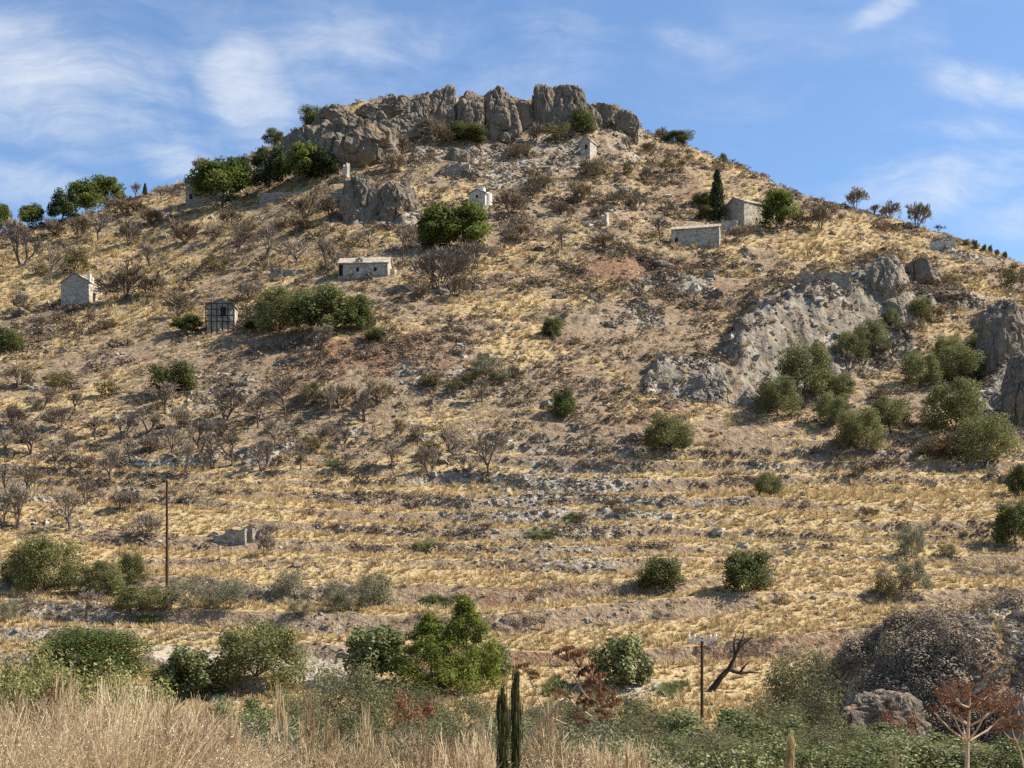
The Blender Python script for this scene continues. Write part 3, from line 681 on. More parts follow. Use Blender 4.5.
one('pine', 437, 253, 48, 45, 'left half of the broad twin pine below the domed chapel')
one('pine', 468, 256, 50, 48, 'right half of the broad twin pine below the domed chapel')
one('pine', 778, 233, 36, 42, 'lone pine with bare trunk beside the big gabled chapel', sink=.02)
one('cypress', 717, 221, 15, 52, 'single tall dark cypress beside the gabled chapel')
one('cypress', 145, 190, 5, 12, 'tiny cypress silhouetted on the skyline left of the church', sink=.05)
for i, (px, py) in enumerate([(966, 244), (975, 247), (984, 250), (990, 252), (997, 254), (1005, 257), (723, 160), (740, 168)]):
    one('mastic', px, py + 2, random.uniform(5, 8), random.uniform(6, 9), 'spiky skyline plant on the descending ridge', sink=.05)['group'] = 'spiky plants along the skyline'

# ------------------------------------------------------------------ rocks
def cube_sphere(n):
    V, Fq = [], []
    lin = np.linspace(-1, 1, n + 1); a, b = np.meshgrid(lin, lin); a = a.ravel(); b = b.ravel(); o = np.ones_like(a); base = 0
    for ax, sg in ((0, 1), (0, -1), (1, 1), (1, -1), (2, 1), (2, -1)):
        c = [None] * 3; c[ax] = o * sg; c[(ax + 1) % 3] = a * sg; c[(ax + 2) % 3] = b
        V.append(np.stack(c, 1)); Fq.append(grid_faces(n + 1, n + 1) + base); base += (n + 1) ** 2
    V = np.concatenate(V); Fq = np.concatenate(Fq)
    key = np.round(V * 1e5).astype(np.int64); _, idx, inv = np.unique(key, axis=0, return_index=True, return_inverse=True)
    return V[idx], inv.ravel()[Fq]
CS = {n: cube_sphere(n) for n in (6, 14, 36)}
def rock(px, py, w, h, label, mat='crag', dep=.8, p=3.2, n=36, amp=.19, flute=.20, back=.45, name='rock_outcrop', cat='rock', group=None, lean=0, dist=None, tilt=0.0, nplanes=18):
    g = spot(px, py) if dist is None else at_dist(px, dist)
    k = g[1] / F; W, H = w * k, h * k; D = W * dep
    V, Fq = CS[n]
    d = V / (np.abs(V) ** p).sum(1, keepdims=True) ** (1 / p)
    seed = int(px * 7 + py * 13) % 9973
    off = seed * .37
    fz = 1.5
    nz = amp * fbm3(d[:, 0] * fz + off, d[:, 1] * fz, d[:, 2] * fz, 5, seed, .5)
    wv = .40 * fbm3(d[:, 0] * 2 + off, d[:, 1] * 2, d[:, 2] * 2, 2, seed + 3)
    c1 = n3(d[:, 0] * 1.35 + off + wv, d[:, 1] * 1.35, d[:, 2] * .7 + wv, seed + 5); c2 = n3(d[:, 0] * 3.2 + off + wv, d[:, 1] * 3.2, d[:, 2] * 1.9 + wv, seed + 6); c3 = n3(d[:, 0] * 1.3 + off, d[:, 1] * 1.3, d[:, 2] * 3.0 + wv, seed + 8)
    rp = np.random.default_rng(seed)
    fac = np.linalg.norm(d, axis=1)
    dn = d / fac[:, None]; lim = fac * 1.06
    for _ in range(nplanes):
        nn = rp.normal(size=3) * np.array([1, 1, .8]); nn[2] += .25; nn /= np.linalg.norm(nn)
        pj = dn @ nn; hgt = rp.uniform(.70, .98) * (np.abs(nn) ** (p / (p - 1))).sum() ** ((p - 1) / p)
        lim = np.minimum(lim, np.where(pj > .15, hgt / np.maximum(pj, .15), 9))
    d = dn * lim[:, None]
    rr = 1 + nz * .55 - flute * (.8 * np.exp(-(c1 / .07) ** 2) + .35 * np.exp(-(c2 / .08) ** 2) + .35 * np.exp(-(c3 / .07) ** 2)) + .035 * fbm3(d[:, 0] * 9, d[:, 1] * 9, d[:, 2] * 7, 3, seed + 9)
    P = d * rr[:, None]
    P = P * np.array([W / 2, D / 2, H * .62]) + np.array([0, D * back, H * .40])
    P[:, 0] += lean * P[:, 2]; P[:, 1] += tilt * P[:, 2]
    P[:, :2] *= (1 + .12 * (1 - P[:, 2:3] / H))
    o = link(name, mesh_from(name, P, Fq, M[mat], None, False)); o.location = g
    return tag(o, label, cat, group)
GR = 'crags round the summit'
rock(345, 172, 84, 64, 'big rounded boulder face with a pale lit edge, left end of the summit crags', group=GR, p=2.5, lean=.12, amp=.12, flute=.22, nplanes=7)
rock(298, 168, 70, 46, 'low sloping crag running down behind the dark pines', group=GR, p=2.3, lean=.25)
rock(338, 132, 56, 30, 'small crag stepping above the big rounded boulder', group=GR, p=2.4)
rock(375, 122, 44, 24, 'flat grassy-topped crag left of the summit', group=GR, p=2.6)
rock(378, 132, 22, 22, 'small round knob of rock beside the big rounded boulder', group=GR, n=14)
rock(405, 143, 42, 30, 'broken crag between boulder and summit wall', group=GR)
rock(396, 122, 40, 28, 'low crag with dry grass above it left of the summit wall', group=GR, p=2.6)
rock(443, 136, 34, 50, 'upright crag wedged behind a brown shrub in the summit wall', group=GR, p=2.8)
rock(420, 138, 42, 50, 'dark crag with dry grass on top in the summit wall', group=GR, p=2.8)
rock(464, 141, 36, 52, 'crag of the summit wall hanging over a dark green bush', group=GR, p=2.6, lean=.12)
rock(498, 142, 46, 58, 'tall fluted crag in the middle of the summit wall', group=GR, p=2.8, lean=.05)
rock(479, 139, 28, 50, 'recessed crag behind the tall fluted one', group=GR, p=2.8, back=.9)
rock(521, 136, 32, 46, 'narrow buttress left of the square summit block', group=GR, p=2.8, back=.8)
rock(586, 130, 26, 34, 'stepped buttress under the right of the summit block', group=GR, p=2.6, back=.8)
rock(543, 132, 26, 48, 'left half of the square summit block', group=GR, p=3.6)
rock(566, 132, 40, 47, 'square block of rock forming the highest point', group=GR, p=4.0)
rock(592, 128, 24, 24, 'lower shoulder of the square summit block', group=GR, p=2.8, back=.7)
rock(606, 128, 36, 30, 'broken crag falling away right of the summit block', group=GR, p=2.4)
rock(627, 138, 26, 28, 'last small crag at the right end of the summit wall', group=GR, p=2.4)
rock(362, 224, 42, 48, 'mid-slope crag with a dark cleft, left part', p=3.4, group='mid-slope crag')
rock(393, 224, 46, 42, 'mid-slope crag with a pale fluted face, right part', p=3.2, group='mid-slope crag')
rock(457, 164, 26, 20, 'pyramid of bare rock behind the ruined walls', p=1.8, n=14)
RC = 'pale cliff above the olive grove'
rock(768, 376, 64, 66, 'streaked grey face at the lower end of the pale cliff', 'cliff', group=RC, back=.85, dep=.6, amp=.30, p=2.5, tilt=.8)
rock(805, 362, 66, 74, 'brightest fluted face in the middle of the pale cliff', 'cliff', group=RC, back=.85, dep=.6, amp=.30, p=2.5, tilt=.8)
rock(846, 340, 66, 58, 'craggy face of the pale cliff above the highest olive trees', 'cliff', group=RC, back=.85, dep=.6, amp=.30, p=2.5, tilt=.8)
rock(886, 306, 34, 46, 'pillar with a dark hollow at the upper end of the pale cliff', 'cliff', group=RC, p=3.6)
rock(898, 322, 24, 26, 'small block below the cliff pillar', 'cliff', n=14)
rock(922, 286, 40, 30, 'dark broken rock across the gully from the cliff pillar', 'crag', p=2.4)
rock(952, 304, 48, 18, 'low dark rock ledge at the top of the ravine', 'crag', p=2.6)
rock(1012, 368, 58, 64, 'grey rock wall rising over the shaded ravine', 'crag', p=3.4, back=.5, amp=.15)
rock(1033, 436, 42, 80, 'sheer rock face cut by the picture edge over the ravine', 'crag', p=3.6, back=.5, amp=.15)
rock(692, 384, 60, 30, 'dark hollow ledge on the bare slope', 'crag', p=2.6, back=.6, tilt=.5, amp=.28)
rock(716, 404, 46, 40, 'pale rough ledge stepping down from the dark hollow', 'cliff', p=2.8, back=.55, tilt=.5, amp=.28)
for px, py, w, h in [(640, 312, 24, 14), (716, 300, 20, 12), (18, 318, 20, 12), (663, 272, 26, 12), (660, 285, 40, 10), (230, 448, 30, 8), (598, 300, 16, 8), (745, 330, 20, 14), (470, 176, 22, 12), (500, 150, 18, 10), (405, 192, 12, 14)]:
    pass
RL = [(640, 312, 24, 14), (716, 300, 20, 12), (18, 318, 20, 12), (663, 272, 28, 12), (598, 300, 16, 8), (745, 332, 20, 14), (470, 178, 22, 12), (500, 152, 18, 10), (405, 194, 12, 14), (610, 330, 16, 8), (560, 300, 14, 7), (240, 388, 18, 9), (330, 395, 18, 8), (812, 300, 18, 9), (945, 245, 22, 9)]
labr = auto('rock', RL)
for it in RL: rock(*it, labr[it], 'crag', p=2.6, n=14, name='boulder', group='boulders on the slope')
rock(898, 742, 84, 52, 'grey faceted rock face bared low on the scrubby knoll', 'crag', p=3, dist=50.6, dep=.6, back=.75, tilt=.3)
rock(1026, 745, 30, 62, 'grey rock face at the picture edge behind the rusty fennel', 'crag', p=3.5, dist=44)

# ------------------------------------------------------------------ buildings
def panel(b, L, H, ops, th, peak=0.0, zb=-2.0, M4=None):
    """wall in the plane y=0..th, x=-L/2..L/2; openings (x, z, w, h) are real holes; optional gable"""
    xs = sorted({-L / 2, L / 2} | {o[0] - o[2] / 2 for o in ops} | {o[0] + o[2] / 2 for o in ops})
    zs = sorted({zb, H} | {o[1] for o in ops} | {o[1] + o[3] for o in ops})
    hole = lambda x, z: any(abs(x - o[0]) < o[2] / 2 and o[1] < z < o[1] + o[3] for o in ops)
    nx, nz = len(xs) - 1, len(zs) - 1
    full = [[not hole((xs[i] + xs[i + 1]) / 2, (zs[j] + zs[j + 1]) / 2) for j in range(nz)] for i in range(nx)]
    vs, fs = [], []
    def quad(*p):
        fs.append(tuple(range(len(vs), len(vs) + len(p)))); vs.extend(p)
    F_ = lambda i, j: 0 <= i < nx and 0 <= j < nz and full[i][j]
    for i in range(nx):
        for j in range(nz):
            if not full[i][j]: continue
            x0, x1, z0, z1 = xs[i], xs[i + 1], zs[j], zs[j + 1]
            quad((x0, 0, z0), (x1, 0, z0), (x1, 0, z1), (x0, 0, z1)); quad((x0, th, z1), (x1, th, z1), (x1, th, z0), (x0, th, z0))
            if not F_(i - 1, j): quad((x0, 0, z0), (x0, 0, z1), (x0, th, z1), (x0, th, z0))
            if not F_(i + 1, j): quad((x1, 0, z1), (x1, 0, z0), (x1, th, z0), (x1, th, z1))
            if not F_(i, j - 1): quad((x0, 0, z0), (x0, th, z0), (x1, th, z0), (x1, 0, z0))
            if not F_(i, j + 1) and not (peak and j == nz - 1): quad((x0, 0, z1), (x1, 0, z1), (x1, th, z1), (x0, th, z1))
    if peak:
        quad((-L / 2, 0, H), (L / 2, 0, H), (0, 0, H + peak)); quad((-L / 2, th, H), (0, th, H + peak), (L / 2, th, H))
        quad((-L / 2, 0, H), (0, 0, H + peak), (0, th, H + peak), (-L / 2, th, H)); quad((L / 2, 0, H), (L / 2, th, H), (0, th, H + peak), (0, 0, H + peak))
    if M4 is not None:
        c, s, ox, oy = M4
        vs = [(c * x - s * y + ox, s * x + c * y + oy, z) for x, y, z in vs]
    b.add(vs, fs)

def house(name, label, cat, loc, W, D, H, peak, rot, ridge='y', front=(), right=(), wall='masonry', roof='rooftile', flat=False, group=None, doors=()):
    """front face looks along -y, right face along +x; loc is the middle of the front base"""
    th = .45
    ry = math.radians(rot)
    root = thing(name, loc, label, cat, group, ry)
    b = MB()
    gp = peak if ridge == 'y' else 0; gs = peak if ridge == 'x' else 0
    panel(b, W, H, front, th, gp, M4=(1, 0, 0, 0))
    panel(b, W, H, (), th, gp, M4=(-1, 0, 0, D))
    panel(b, D - 2 * th, H, right, th, gs, M4=(0, 1, W / 2 - .003, D / 2))
    panel(b, D - 2 * th, H, (), th, gs, M4=(0, -1, -W / 2 + .003, D / 2))
    wl = b.build('wall', M[wall], root)
    r = MB(); ov = .18; t = .16
    if flat:
        r.box(-W / 2 - ov, W / 2 + ov, -ov, D + ov, H + .004, H + .22)
    else:
        if ridge == 'y':
            for s in (-1, 1):
                e = (W / 2 + ov); zE = H - peak * ov / (W / 2)
                r.add([(0, -ov, H + peak + .02), (s * e, -ov, zE + .02), (s * e, D + ov, zE + .02), (0, D + ov, H + peak + .02),
                       (0, -ov, H + peak + t + .02), (s * e, -ov, zE + t + .02), (s * e, D + ov, zE + t + .02), (0, D + ov, H + peak + t + .02)],
                      [(0, 1, 2, 3), (4, 7, 6, 5), (0, 4, 5, 1), (1, 5, 6, 2), (2, 6, 7, 3), (3, 7, 4, 0)])
        else:
            for s in (-1, 1):
                e = D / 2 + s * (D / 2 + ov); zE = H - peak * ov / (D / 2)
                r.add([(-W / 2 - ov, D / 2, H + peak + .02), (-W / 2 - ov, e, zE + .02), (W / 2 + ov, e, zE + .02), (W / 2 + ov, D / 2, H + peak + .02),
                       (-W / 2 - ov, D / 2, H + peak + t + .02), (-W / 2 - ov, e, zE + t + .02), (W / 2 + ov, e, zE + t + .02), (W / 2 + ov, D / 2, H + peak + t + .02)],
                      [(0, 1, 2, 3), (4, 7, 6, 5), (0, 4, 5, 1), (1, 5, 6, 2), (2, 6, 7, 3), (3, 7, 4, 0)])
    r.build('roof', M[roof], root)
    for side, ops in (('f', front), ('r', right)):
        for (x, z, w, h) in ops:
            d = MB()
            nm = 'door' if h > 1.6 else 'window'
            if side == 'f': d.box(x - w / 2 + .003, x + w / 2 - .003, .28, .34, z + .003, z + h - .003)
            else: d.box(W / 2 - .34, W / 2 - .28, D / 2 + x - w / 2 + .003, D / 2 + x + w / 2 - .003, z + .003, z + h - .003)
            d.build(nm, M['dark'], root)
    return root

def bloc(px, py):
    g = spot(px, py); return (g[0], g[1], g[2] - .1), g[1] / F
GC = 'stone chapels on the hillside'
def weather(o, amp=.07, size=.7):
    bm = bmesh.new(); bm.from_mesh(o.data)
    bmesh.ops.remove_doubles(bm, verts=bm.verts, dist=.001)
    for _ in range(3):
        bmesh.ops.subdivide_edges(bm, edges=[e for e in bm.edges if e.calc_length() > size * 1.3], cuts=1, use_grid_fill=True)
    co = np.array([v.co[:] for v in bm.verts]); off = (co[:, 0].min() * 3 + len(co)) % 50
    dsp = np.stack([fbm3(co[:, 0] * .9 + off + 31 * j, co[:, 1] * .9, co[:, 2] * .9, 3, 5 + j) for j in range(3)], 1) * amp
    for v, q in zip(bm.verts, dsp): v.co += Vector(q)
    bm.to_mesh(o.data); bm.free()
# 1 pointed grey chapel at the left
l, k = bloc(75, 306)
h1 = house('stone_chapel', 'pointed grey stone chapel with a sunlit side door and a slim bell arch', 'chapel', l, 30 * k, 28 * k, 24 * k, 9 * k, -9, 'y', (), ((-.6, .4, .9, 2.2),), 'masonry', 'rooftile', group=GC)
b = MB(); panel(b, 8 * k, 7 * k, ((0, .5, .5, 1.3),), .5, 2.5 * k, 0, (0, 1, 15 * k + .003, 6 * k)); b.v = [(x - .003, y, z + 24 * k - .3) for x, y, z in b.v]; b.build('bell_arch', M['whitewash'], h1)
b = MB(); b.box(15 * k - .002, 15 * k + .06, .4, 8 * k, 0, 19 * k); 
# 2 long stone chapel
l, k = bloc(363, 279)
h2 = house('stone_chapel', 'long low stone chapel with a pale roof above the evergreen thicket', 'chapel', l, 50 * k, 26 * k, 16 * k, 8 * k, -5, 'x', ((-3.6, .6, .7, 1.9), (-.9, 1.3, .5, .6), (2.0, 1.3, .5, .6)), (), 'masonry', 'rooftile', group=GC)
b = MB(); panel(b, 8 * k, 3.5 * k, ((0, .1, .4, .45),), .4, 2.5 * k, 0, (1, 0, -4 * k, -.002)); b.v = [(x, y, z + 16 * k + .02) for x, y, z in b.v]; b.build('gablet', M['masonry'], h2)
b = MB(); b.box(24.9 * k, 30 * k, 2, 2 + 14 * k, -1.5, 13 * k); b.build('side_annex', M['plaster'], h2)
# 3 white domed chapel
l, k = bloc(477, 206)
h3 = house('domed_chapel', 'small white chapel with a square drum showing above the twin pine', 'chapel', l, 17 * k, 19 * k, 11.5 * k, 4.5 * k, -14, 'y', ((0, 1.3, .5, .7),), ((0, 1., .5, 1.),), 'plaster', 'rooftile', group=GC)
b = MB(); b.box(-2.5 * k, 5.5 * k, 6 * k, 13 * k, 12.5 * k, 21 * k); b.build('drum', M['whitewash'], h3)
b = MB(); c0 = (1.5 * k, 9.5 * k); b.add([(c0[0] - 5.4 * k, c0[1] - 5 * k, 21.05 * k), (c0[0] + 5.4 * k, c0[1] - 5 * k, 21.05 * k), (c0[0] + 5.4 * k, c0[1] + 5 * k, 21.05 * k), (c0[0] - 5.4 * k, c0[1] + 5 * k, 21.05 * k), (c0[0], c0[1], 24 * k)], [(0, 3, 2, 1), (0, 1, 4), (1, 2, 4), (2, 3, 4), (3, 0, 4)]); b.build('drum_cap', M['rooftile'], h3)
b = MB()
for i in range(10):
    a0, a1 = math.pi * (i / 10 - .5), math.pi * ((i + 1) / 10 - .5)
    R = 4.2 * k; cx_, cy_ = 8.5 * k + .01, 10 * k
    b.add([(cx_ + R * math.cos(a0), cy_ + R * math.sin(a0), -1), (cx_ + R * math.cos(a1), cy_ + R * math.sin(a1), -1), (cx_ + R * math.cos(a1), cy_ + R * math.sin(a1), 13 * k), (cx_ + R * math.cos(a0), cy_ + R * math.sin(a0), 13 * k), (cx_, cy_, 15.5 * k)], [(0, 1, 2, 3), (3, 2, 4)])
b.build('apse', M['whitewash'], h3)
# 4 tall narrow chapel
l, k = bloc(585, 158)
h4 = house('stone_chapel', 'tall narrow stone chapel standing just below the summit crags', 'chapel', l, 11 * k, 16 * k, 17 * k, 5 * k, -28, 'y', ((.2, 2.0, .7, 1.0),), (), 'masonry', 'rooftile', group=GC)
# 5 gabled chapel
l, k = bloc(744, 228)
a5 = math.radians(-56)
W5, D5 = 28 * k, 52 * k
fx, fy = l[0] - math.cos(a5) * W5 / 2, l[1] - math.sin(a5) * W5 / 2
h5 = house('stone_chapel', 'big gabled stone chapel with a sunlit long wall between cypress and pine', 'chapel', (fx, fy, l[2]), W5, D5, 27 * k, 6.5 * k, -56, 'y', ((.5, .9, .55, 1.0),), ((-1.6, 1.4, .5, 1.1),), 'masonry', 'rooftile', group=GC)
# 6 annex
l, k = bloc(695, 247)
h6 = house('stone_hut', 'long low-roofed stone annex downhill of the gabled chapel', 'hut', l, 48 * k, 16 * k, 18 * k, 4.5 * k, -14, 'x', ((-3.3, .9, .6, .9),), (), 'masonry', 'rooftile')
l, k = bloc(729, 232)
b = MB(); b.box(-8 * k, 8 * k, 0, .6, -1.5, 11 * k); w = b.build('garden_wall', M['masonry']); w.location = l; w.rotation_euler = (0, 0, -.3); tag(w, 'short stone yard wall joining the gabled chapel and its annex', 'wall')
# 7 ruined church behind the broad pine
l, k = bloc(205, 206)
h7 = house('ruined_church', 'ruined stone church with a tall side wall half hidden by the broad dark pine', 'church', l, 40 * k, 24 * k, 28 * k, 0, -6, 'x', ((-3.2, 1.6, .8, 1.2),), (), 'darkmason', 'rooftile', True)
b = MB(); R = 8 * k; cx_, cy_ = 5 * k, 12 * k
rings = [[(cx_ + R * math.cos(e) * math.cos(a), cy_ + R * math.cos(e) * math.sin(a), 28 * k + .23 + R * math.sin(e)) for a in np.linspace(0, 2 * math.pi, 17)[:-1]] for e in np.linspace(0, 1.45, 6)]
b.add([p for rg in rings for p in rg], [(i * 16 + j, i * 16 + (j + 1) % 16, (i + 1) * 16 + (j + 1) % 16, (i + 1) * 16 + j) for i in range(5) for j in range(16)] + [tuple(80 + j for j in range(16))])
b.build('dome', M['rooftile'], h7, smooth=True)
# 8 small hut under boulder
l, k = bloc(337, 207)
h8 = house('stone_hut', 'small flat-topped stone hut leaning on the mid-slope crag', 'hut', l, 22 * k, 14 * k, 14 * k, 0, -8, 'y', (), (), 'darkmason', 'rooftile', True)

def broken_wall(b, x0, x1, y, th, hs, r, zb=-1.2):
    n = len(hs)
    xs_ = np.linspace(x0, x1, n)
    for i in range(n - 1):
        z0, z1 = hs[i], hs[i + 1]
        b.add([(xs_[i], y, zb), (xs_[i + 1], y, zb), (xs_[i + 1], y, z1), (xs_[i], y, z0), (xs_[i], y + th, zb), (xs_[i + 1], y + th, zb), (xs_[i + 1], y + th, z1), (xs_[i], y + th, z0)],
              [(0, 1, 2, 3), (5, 4, 7, 6), (3, 2, 6, 7)] + ([(0, 3, 7, 4)] if i == 0 else []) + ([(1, 5, 6, 2)] if i == n - 2 else []))
def rwall(name, label, cat, px, py, wpx, hpx, rot=0, th=.7, mat='darkmason', n=12, rough=.25, seed=1, group=None, dist=None):
    g = spot(px, py) if dist is None else at_dist(px, dist)
    k = g[1] / F; r = np.random.default_rng(seed)
    b = MB(); broken_wall(b, -wpx * k / 2, wpx * k / 2, 0, th, hpx * k * (1 - rough * r.uniform(0, 1, n)), r)
    o = b.build(name, M[mat]); o.location = g; o.rotation_euler = (0, 0, math.radians(rot))
    return tag(o, label, cat, group)
GW = 'dry stone walls on the slope'
rwall('dry_stone_wall', 'short terrace wall with a dark end above the pale cliff', 'wall', 826, 283, 50, 11, -6, seed=2, group=GW)
rwall('dry_stone_wall', 'dark dry stone wall in front of the bright pine', 'wall', 282, 200, 46, 9, -4, seed=3, group=GW)
rwall('dry_stone_wall', 'pale broken wall on the descending skyline ridge', 'wall', 943, 248, 24, 8, -10, seed=4, mat='plaster', group=GW)
rwall('dry_stone_wall', 'dark stone wall under the spreading olive in the valley', 'wall', 240, 694, 50, 17, 0, mat='darkmason', seed=5, rough=.1, group=GW)
rwall('dry_stone_wall', 'low stone edging below the green bushes of the valley', 'wall', 205, 703, 40, 5, 0, mat='plaster', seed=15, rough=.2, group=GW)
rwall('dry_stone_wall', 'low wall right of the long stone chapel on bare ground', 'wall', 300, 274, 60, 5, 3, seed=6, group=GW)
rwall('ruined_wall', 'ruined grey wall with a square end below the summit crags', 'ruin', 457, 176, 26, 13, -10, seed=7, rough=.4, mat='darkmason', group='broken walls')
rwall('ruined_wall', 'thin white stub of wall beside the big rounded boulder', 'ruin', 345, 182, 7, 18, -50, seed=8, mat='plaster', group='broken walls')
rwall('ruined_wall', 'lone pale stub of wall on the slope left of the annex', 'ruin', 604, 225, 7, 12, -40, seed=9, mat='plaster', group='broken walls')
# roofless hut low on the left
g = spot(225, 543); k = g[1] / F
hut = thing('roofless_hut', g, 'roofless stone hut with broken walls in golden grass by the pole', 'ruin', None, math.radians(-16))
b = MB(); broken_wall(b, -13 * k, 22 * k, 0, .5, np.array([8, 7, 8, 9, 12, 13, 12.5, 14]) * k, None); b.build('front_wall', M['darkmason'], hut)
b = MB(); broken_wall(b, -13 * k, 22 * k, 24 * k, .5, np.array([14, 15, 13, 15, 16, 14]) * k, None); b.build('rear_wall', M['darkmason'], hut)
b = MB(); broken_wall(b, 0, 22 * k, 0, .5, np.array([14, 12, 13, 12, 14]) * k, None); b.v = [(22.1 * k + .5 - y, x + .51, z) for x, y, z in b.v]; b.build('side_wall', M['darkmason'], hut)
b = MB(); broken_wall(b, -28 * k, -13.4 * k, 1, .5, np.array([6, 9, 12, 10]) * k, None); b.build('collapsed_wall', M['darkmason'], hut)
# scaffolded ruin
g = spot(221, 330); k = g[1] / F
sr = house('scaffolded_ruin', 'grey gabled ruin caged in a black scaffold grid', 'ruin', g, 27 * k, 20 * k, 24 * k, 6 * k, 4, 'y', ((.35, 2.0, .85, 1.5),), (), 'masonry', 'darkmason')
b = MB()
for i in range(6): b.tube((-14 * k + i * 5.4 * k, -.8, -1.5), (-14 * k + i * 5.4 * k, -.8, 26 * k + (i % 2) * .5), .09, .09, 6)
for j in range(4): b.tube((-14.5 * k, -.86, (7 + 6 * j) * k), (14 * k, -.86, (7 + 6 * j) * k), .08, .08, 6)
b.build('scaffold', M['iron'], sr)

for h_ in (h1, h2, h3, h4, h5, h6, h7, h8, hut, sr):
    for c_ in h_.children:
        if c_.name.split('.')[0] in ('wall', 'roof', 'front_wall', 'rear_wall', 'side_wall', 'collapsed_wall', 'drum', 'side_annex'): weather(c_, .09 if 'roof' in c_.name else (.03 if h_ is hut else .06))
for o_ in [o_ for o_ in COL.objects if o_.name.split('.')[0] in ('dry_stone_wall', 'ruined_wall', 'garden_wall')]: weather(o_, .12, .5)
# ------------------------------------------------------------------ poles, pipe
g = spot(167, 588); k = g[1] / F
p1 = thing('utility_pole', g, 'tall bare wooden pole rising from the shrubs near the roofless hut', 'pole', 'utility poles')
b = MB(); b.tube((0, 0, -.5), (0, 0, 107 * k), .125, .09, 10); b.build('shaft', M['polewood'], p1, smooth=False)
b = MB(); b.tube((-.14, -.02, 104.5 * k), (.30, -.02, 104.5 * k), .035, .035, 6); b.build('bracket', M['polewood'], p1)
g = at_dist(702, 66); k = g[1] / F; top = (YH - 638) / F * 66 - g[2]
p2 = thing('utility_pole', g, 'dark wooden pole carrying a pale steel crossarm with insulators', 'pole', 'utility poles')
b = MB(); b.tube((0, 0, -.5), (0, 0, top), .085, .07, 10); b.build('shaft', M['polewood'], p2)
b = MB(); b.box(-.75, .75, -.18, -.09, top - .16, top - .06); arm = b.build('crossarm', M['insulator'], p2)
b = MB(); b.box(-.12, .12, -.08, .08, top + .003, top + .08); b.build('cap', M['insulator'], p2)
for x in (-.68, -.4, .4, .68):
    b = MB(); b.tube((x, -.135, top - .057), (x, -.135, top + .06), .025, .025, 6); b.tube((x, -.135, top + .06), (x, -.135, top + .13), .07, .075, 8); b.tube((x, -.135, top + .13), (x, -.135, top + .20), .06, .035, 8)
    b.build('insulator', M['ceramic'], arm)
g0, g1 = spot(114, 602), spot(166, 601)
b = MB(); zc = 9 * g0[1] / F
b.tube(g0 + (0, 0, zc), g1 + (0, 0, zc), .05, .05, 6); pp = b.build('water_pipe', M['pipe']); tag(pp, 'thin white pipe running level beside the foot of the tall pole', 'pipe')
b = MB()
for g in (g0, g1): b.tube(g - (0, 0, .2), g + (0, 0, zc - .052), .04, .04, 6)
b.build('support_stake', M['polewood'], pp)

# ------------------------------------------------------------------ ground cover (uncountable)
def scatter(name, protos, loc, sc, tint, mat, label, cat, seed, kind='stuff', tilt=0.0, tintvar=.1, idx=None):
    r = np.random.default_rng(seed); Vs, Fs, Ts = [], [], []; base = 0
    if idx is None: idx = r.integers(0, len(protos), len(loc))
    ang = r.uniform(0, 2 * math.pi, len(loc))
    for p, (pv, pf) in enumerate(protos):
        s = np.nonzero(idx == p)[0]
        if not len(s): continue
        c, sn = np.cos(ang[s])[:, None], np.sin(ang[s])[:, None]
        x = (pv[None, :, 0] * c - pv[None, :, 1] * sn) * sc[s, 0:1]; y = (pv[None, :, 0] * sn + pv[None, :, 1] * c) * sc[s, 0:1]; z = pv[None, :, 2] * sc[s, 1:2]
        v = np.stack([x, y, z], -1) + loc[s][:, None]
        Vs.append(v.reshape(-1, 3)); Fs.append((pf[None] + (np.arange(len(s)) * len(pv))[:, None, None]).reshape(-1, 4) + base); base += len(s) * len(pv)
        t = tint[s][:, None] + tintvar * r.normal(size=(len(s), len(pv) // 4 if len(pv) % 4 == 0 else len(pv))); 
        Ts.append(np.repeat(t, 4, 1).ravel() if len(pv) % 4 == 0 else t.ravel())
    o = link(name, mesh_from(name, np.concatenate(Vs), np.concatenate(Fs), mat, {'tint': np.clip(np.concatenate(Ts), 0, 1)}))
    return tag(o, label, cat, kind=kind)

def cushion(seed, n=46, leaf=.26, jit=.5):
    r = np.random.default_rng(seed); d = r.normal(size=(n, 3)); d[:, 2] = np.abs(d[:, 2]) * .9; d /= np.linalg.norm(d, axis=1, keepdims=True)
    C = d * (r.uniform(.55, 1, n) ** .6)[:, None] * .5; C[:, 2] *= 2
    return leaf_quads(C, d + r.normal(size=(n, 3)) * jit, leaf * r.uniform(.7, 1.3, n), .6, r)
def tuft(seed, n=26):
    r = np.random.default_rng(seed); a = r.uniform(0, 2 * math.pi, n); ln = r.uniform(.1, .75, n)
    B = np.stack([np.cos(a), np.sin(a), 0 * a], 1) * (r.uniform(0, .28, n))[:, None]
    D = np.stack([np.cos(a) * ln, np.sin(a) * ln, np.ones(n)], 1); D /= np.linalg.norm(D, axis=1, keepdims=True)
    L = r.uniform(.6, 1.1, n)[:, None]; S = np.stack([-np.sin(a), np.cos(a), 0 * a], 1) * r.uniform(.035, .075, n)[:, None]
    T = B + D * L; Mi = B + D * L * .55
    V = np.stack([B - S, B + S, T + S * .25, T - S * .25], 1).reshape(-1, 3)
    return V, np.arange(4 * n).reshape(-1, 4)
def stone(seed):
    r = np.random.default_rng(seed); V, Fq = cube_sphere(2); d = V / np.linalg.norm(V, axis=1, keepdims=True) ** .6
    d = d * (1 + .25 * r.normal(size=(len(V), 1))); return d * .5, Fq
CUSH = [cushion(800 + i) for i in range(6)] + [cushion(810 + i, 150, .125, .35) for i in range(4)] + [cushion(815 + i, 300, .085, .3) for i in range(4)]; TUFT = [tuft(820 + i) for i in range(6)]; STONE = [stone(840 + i) for i in range(8)]

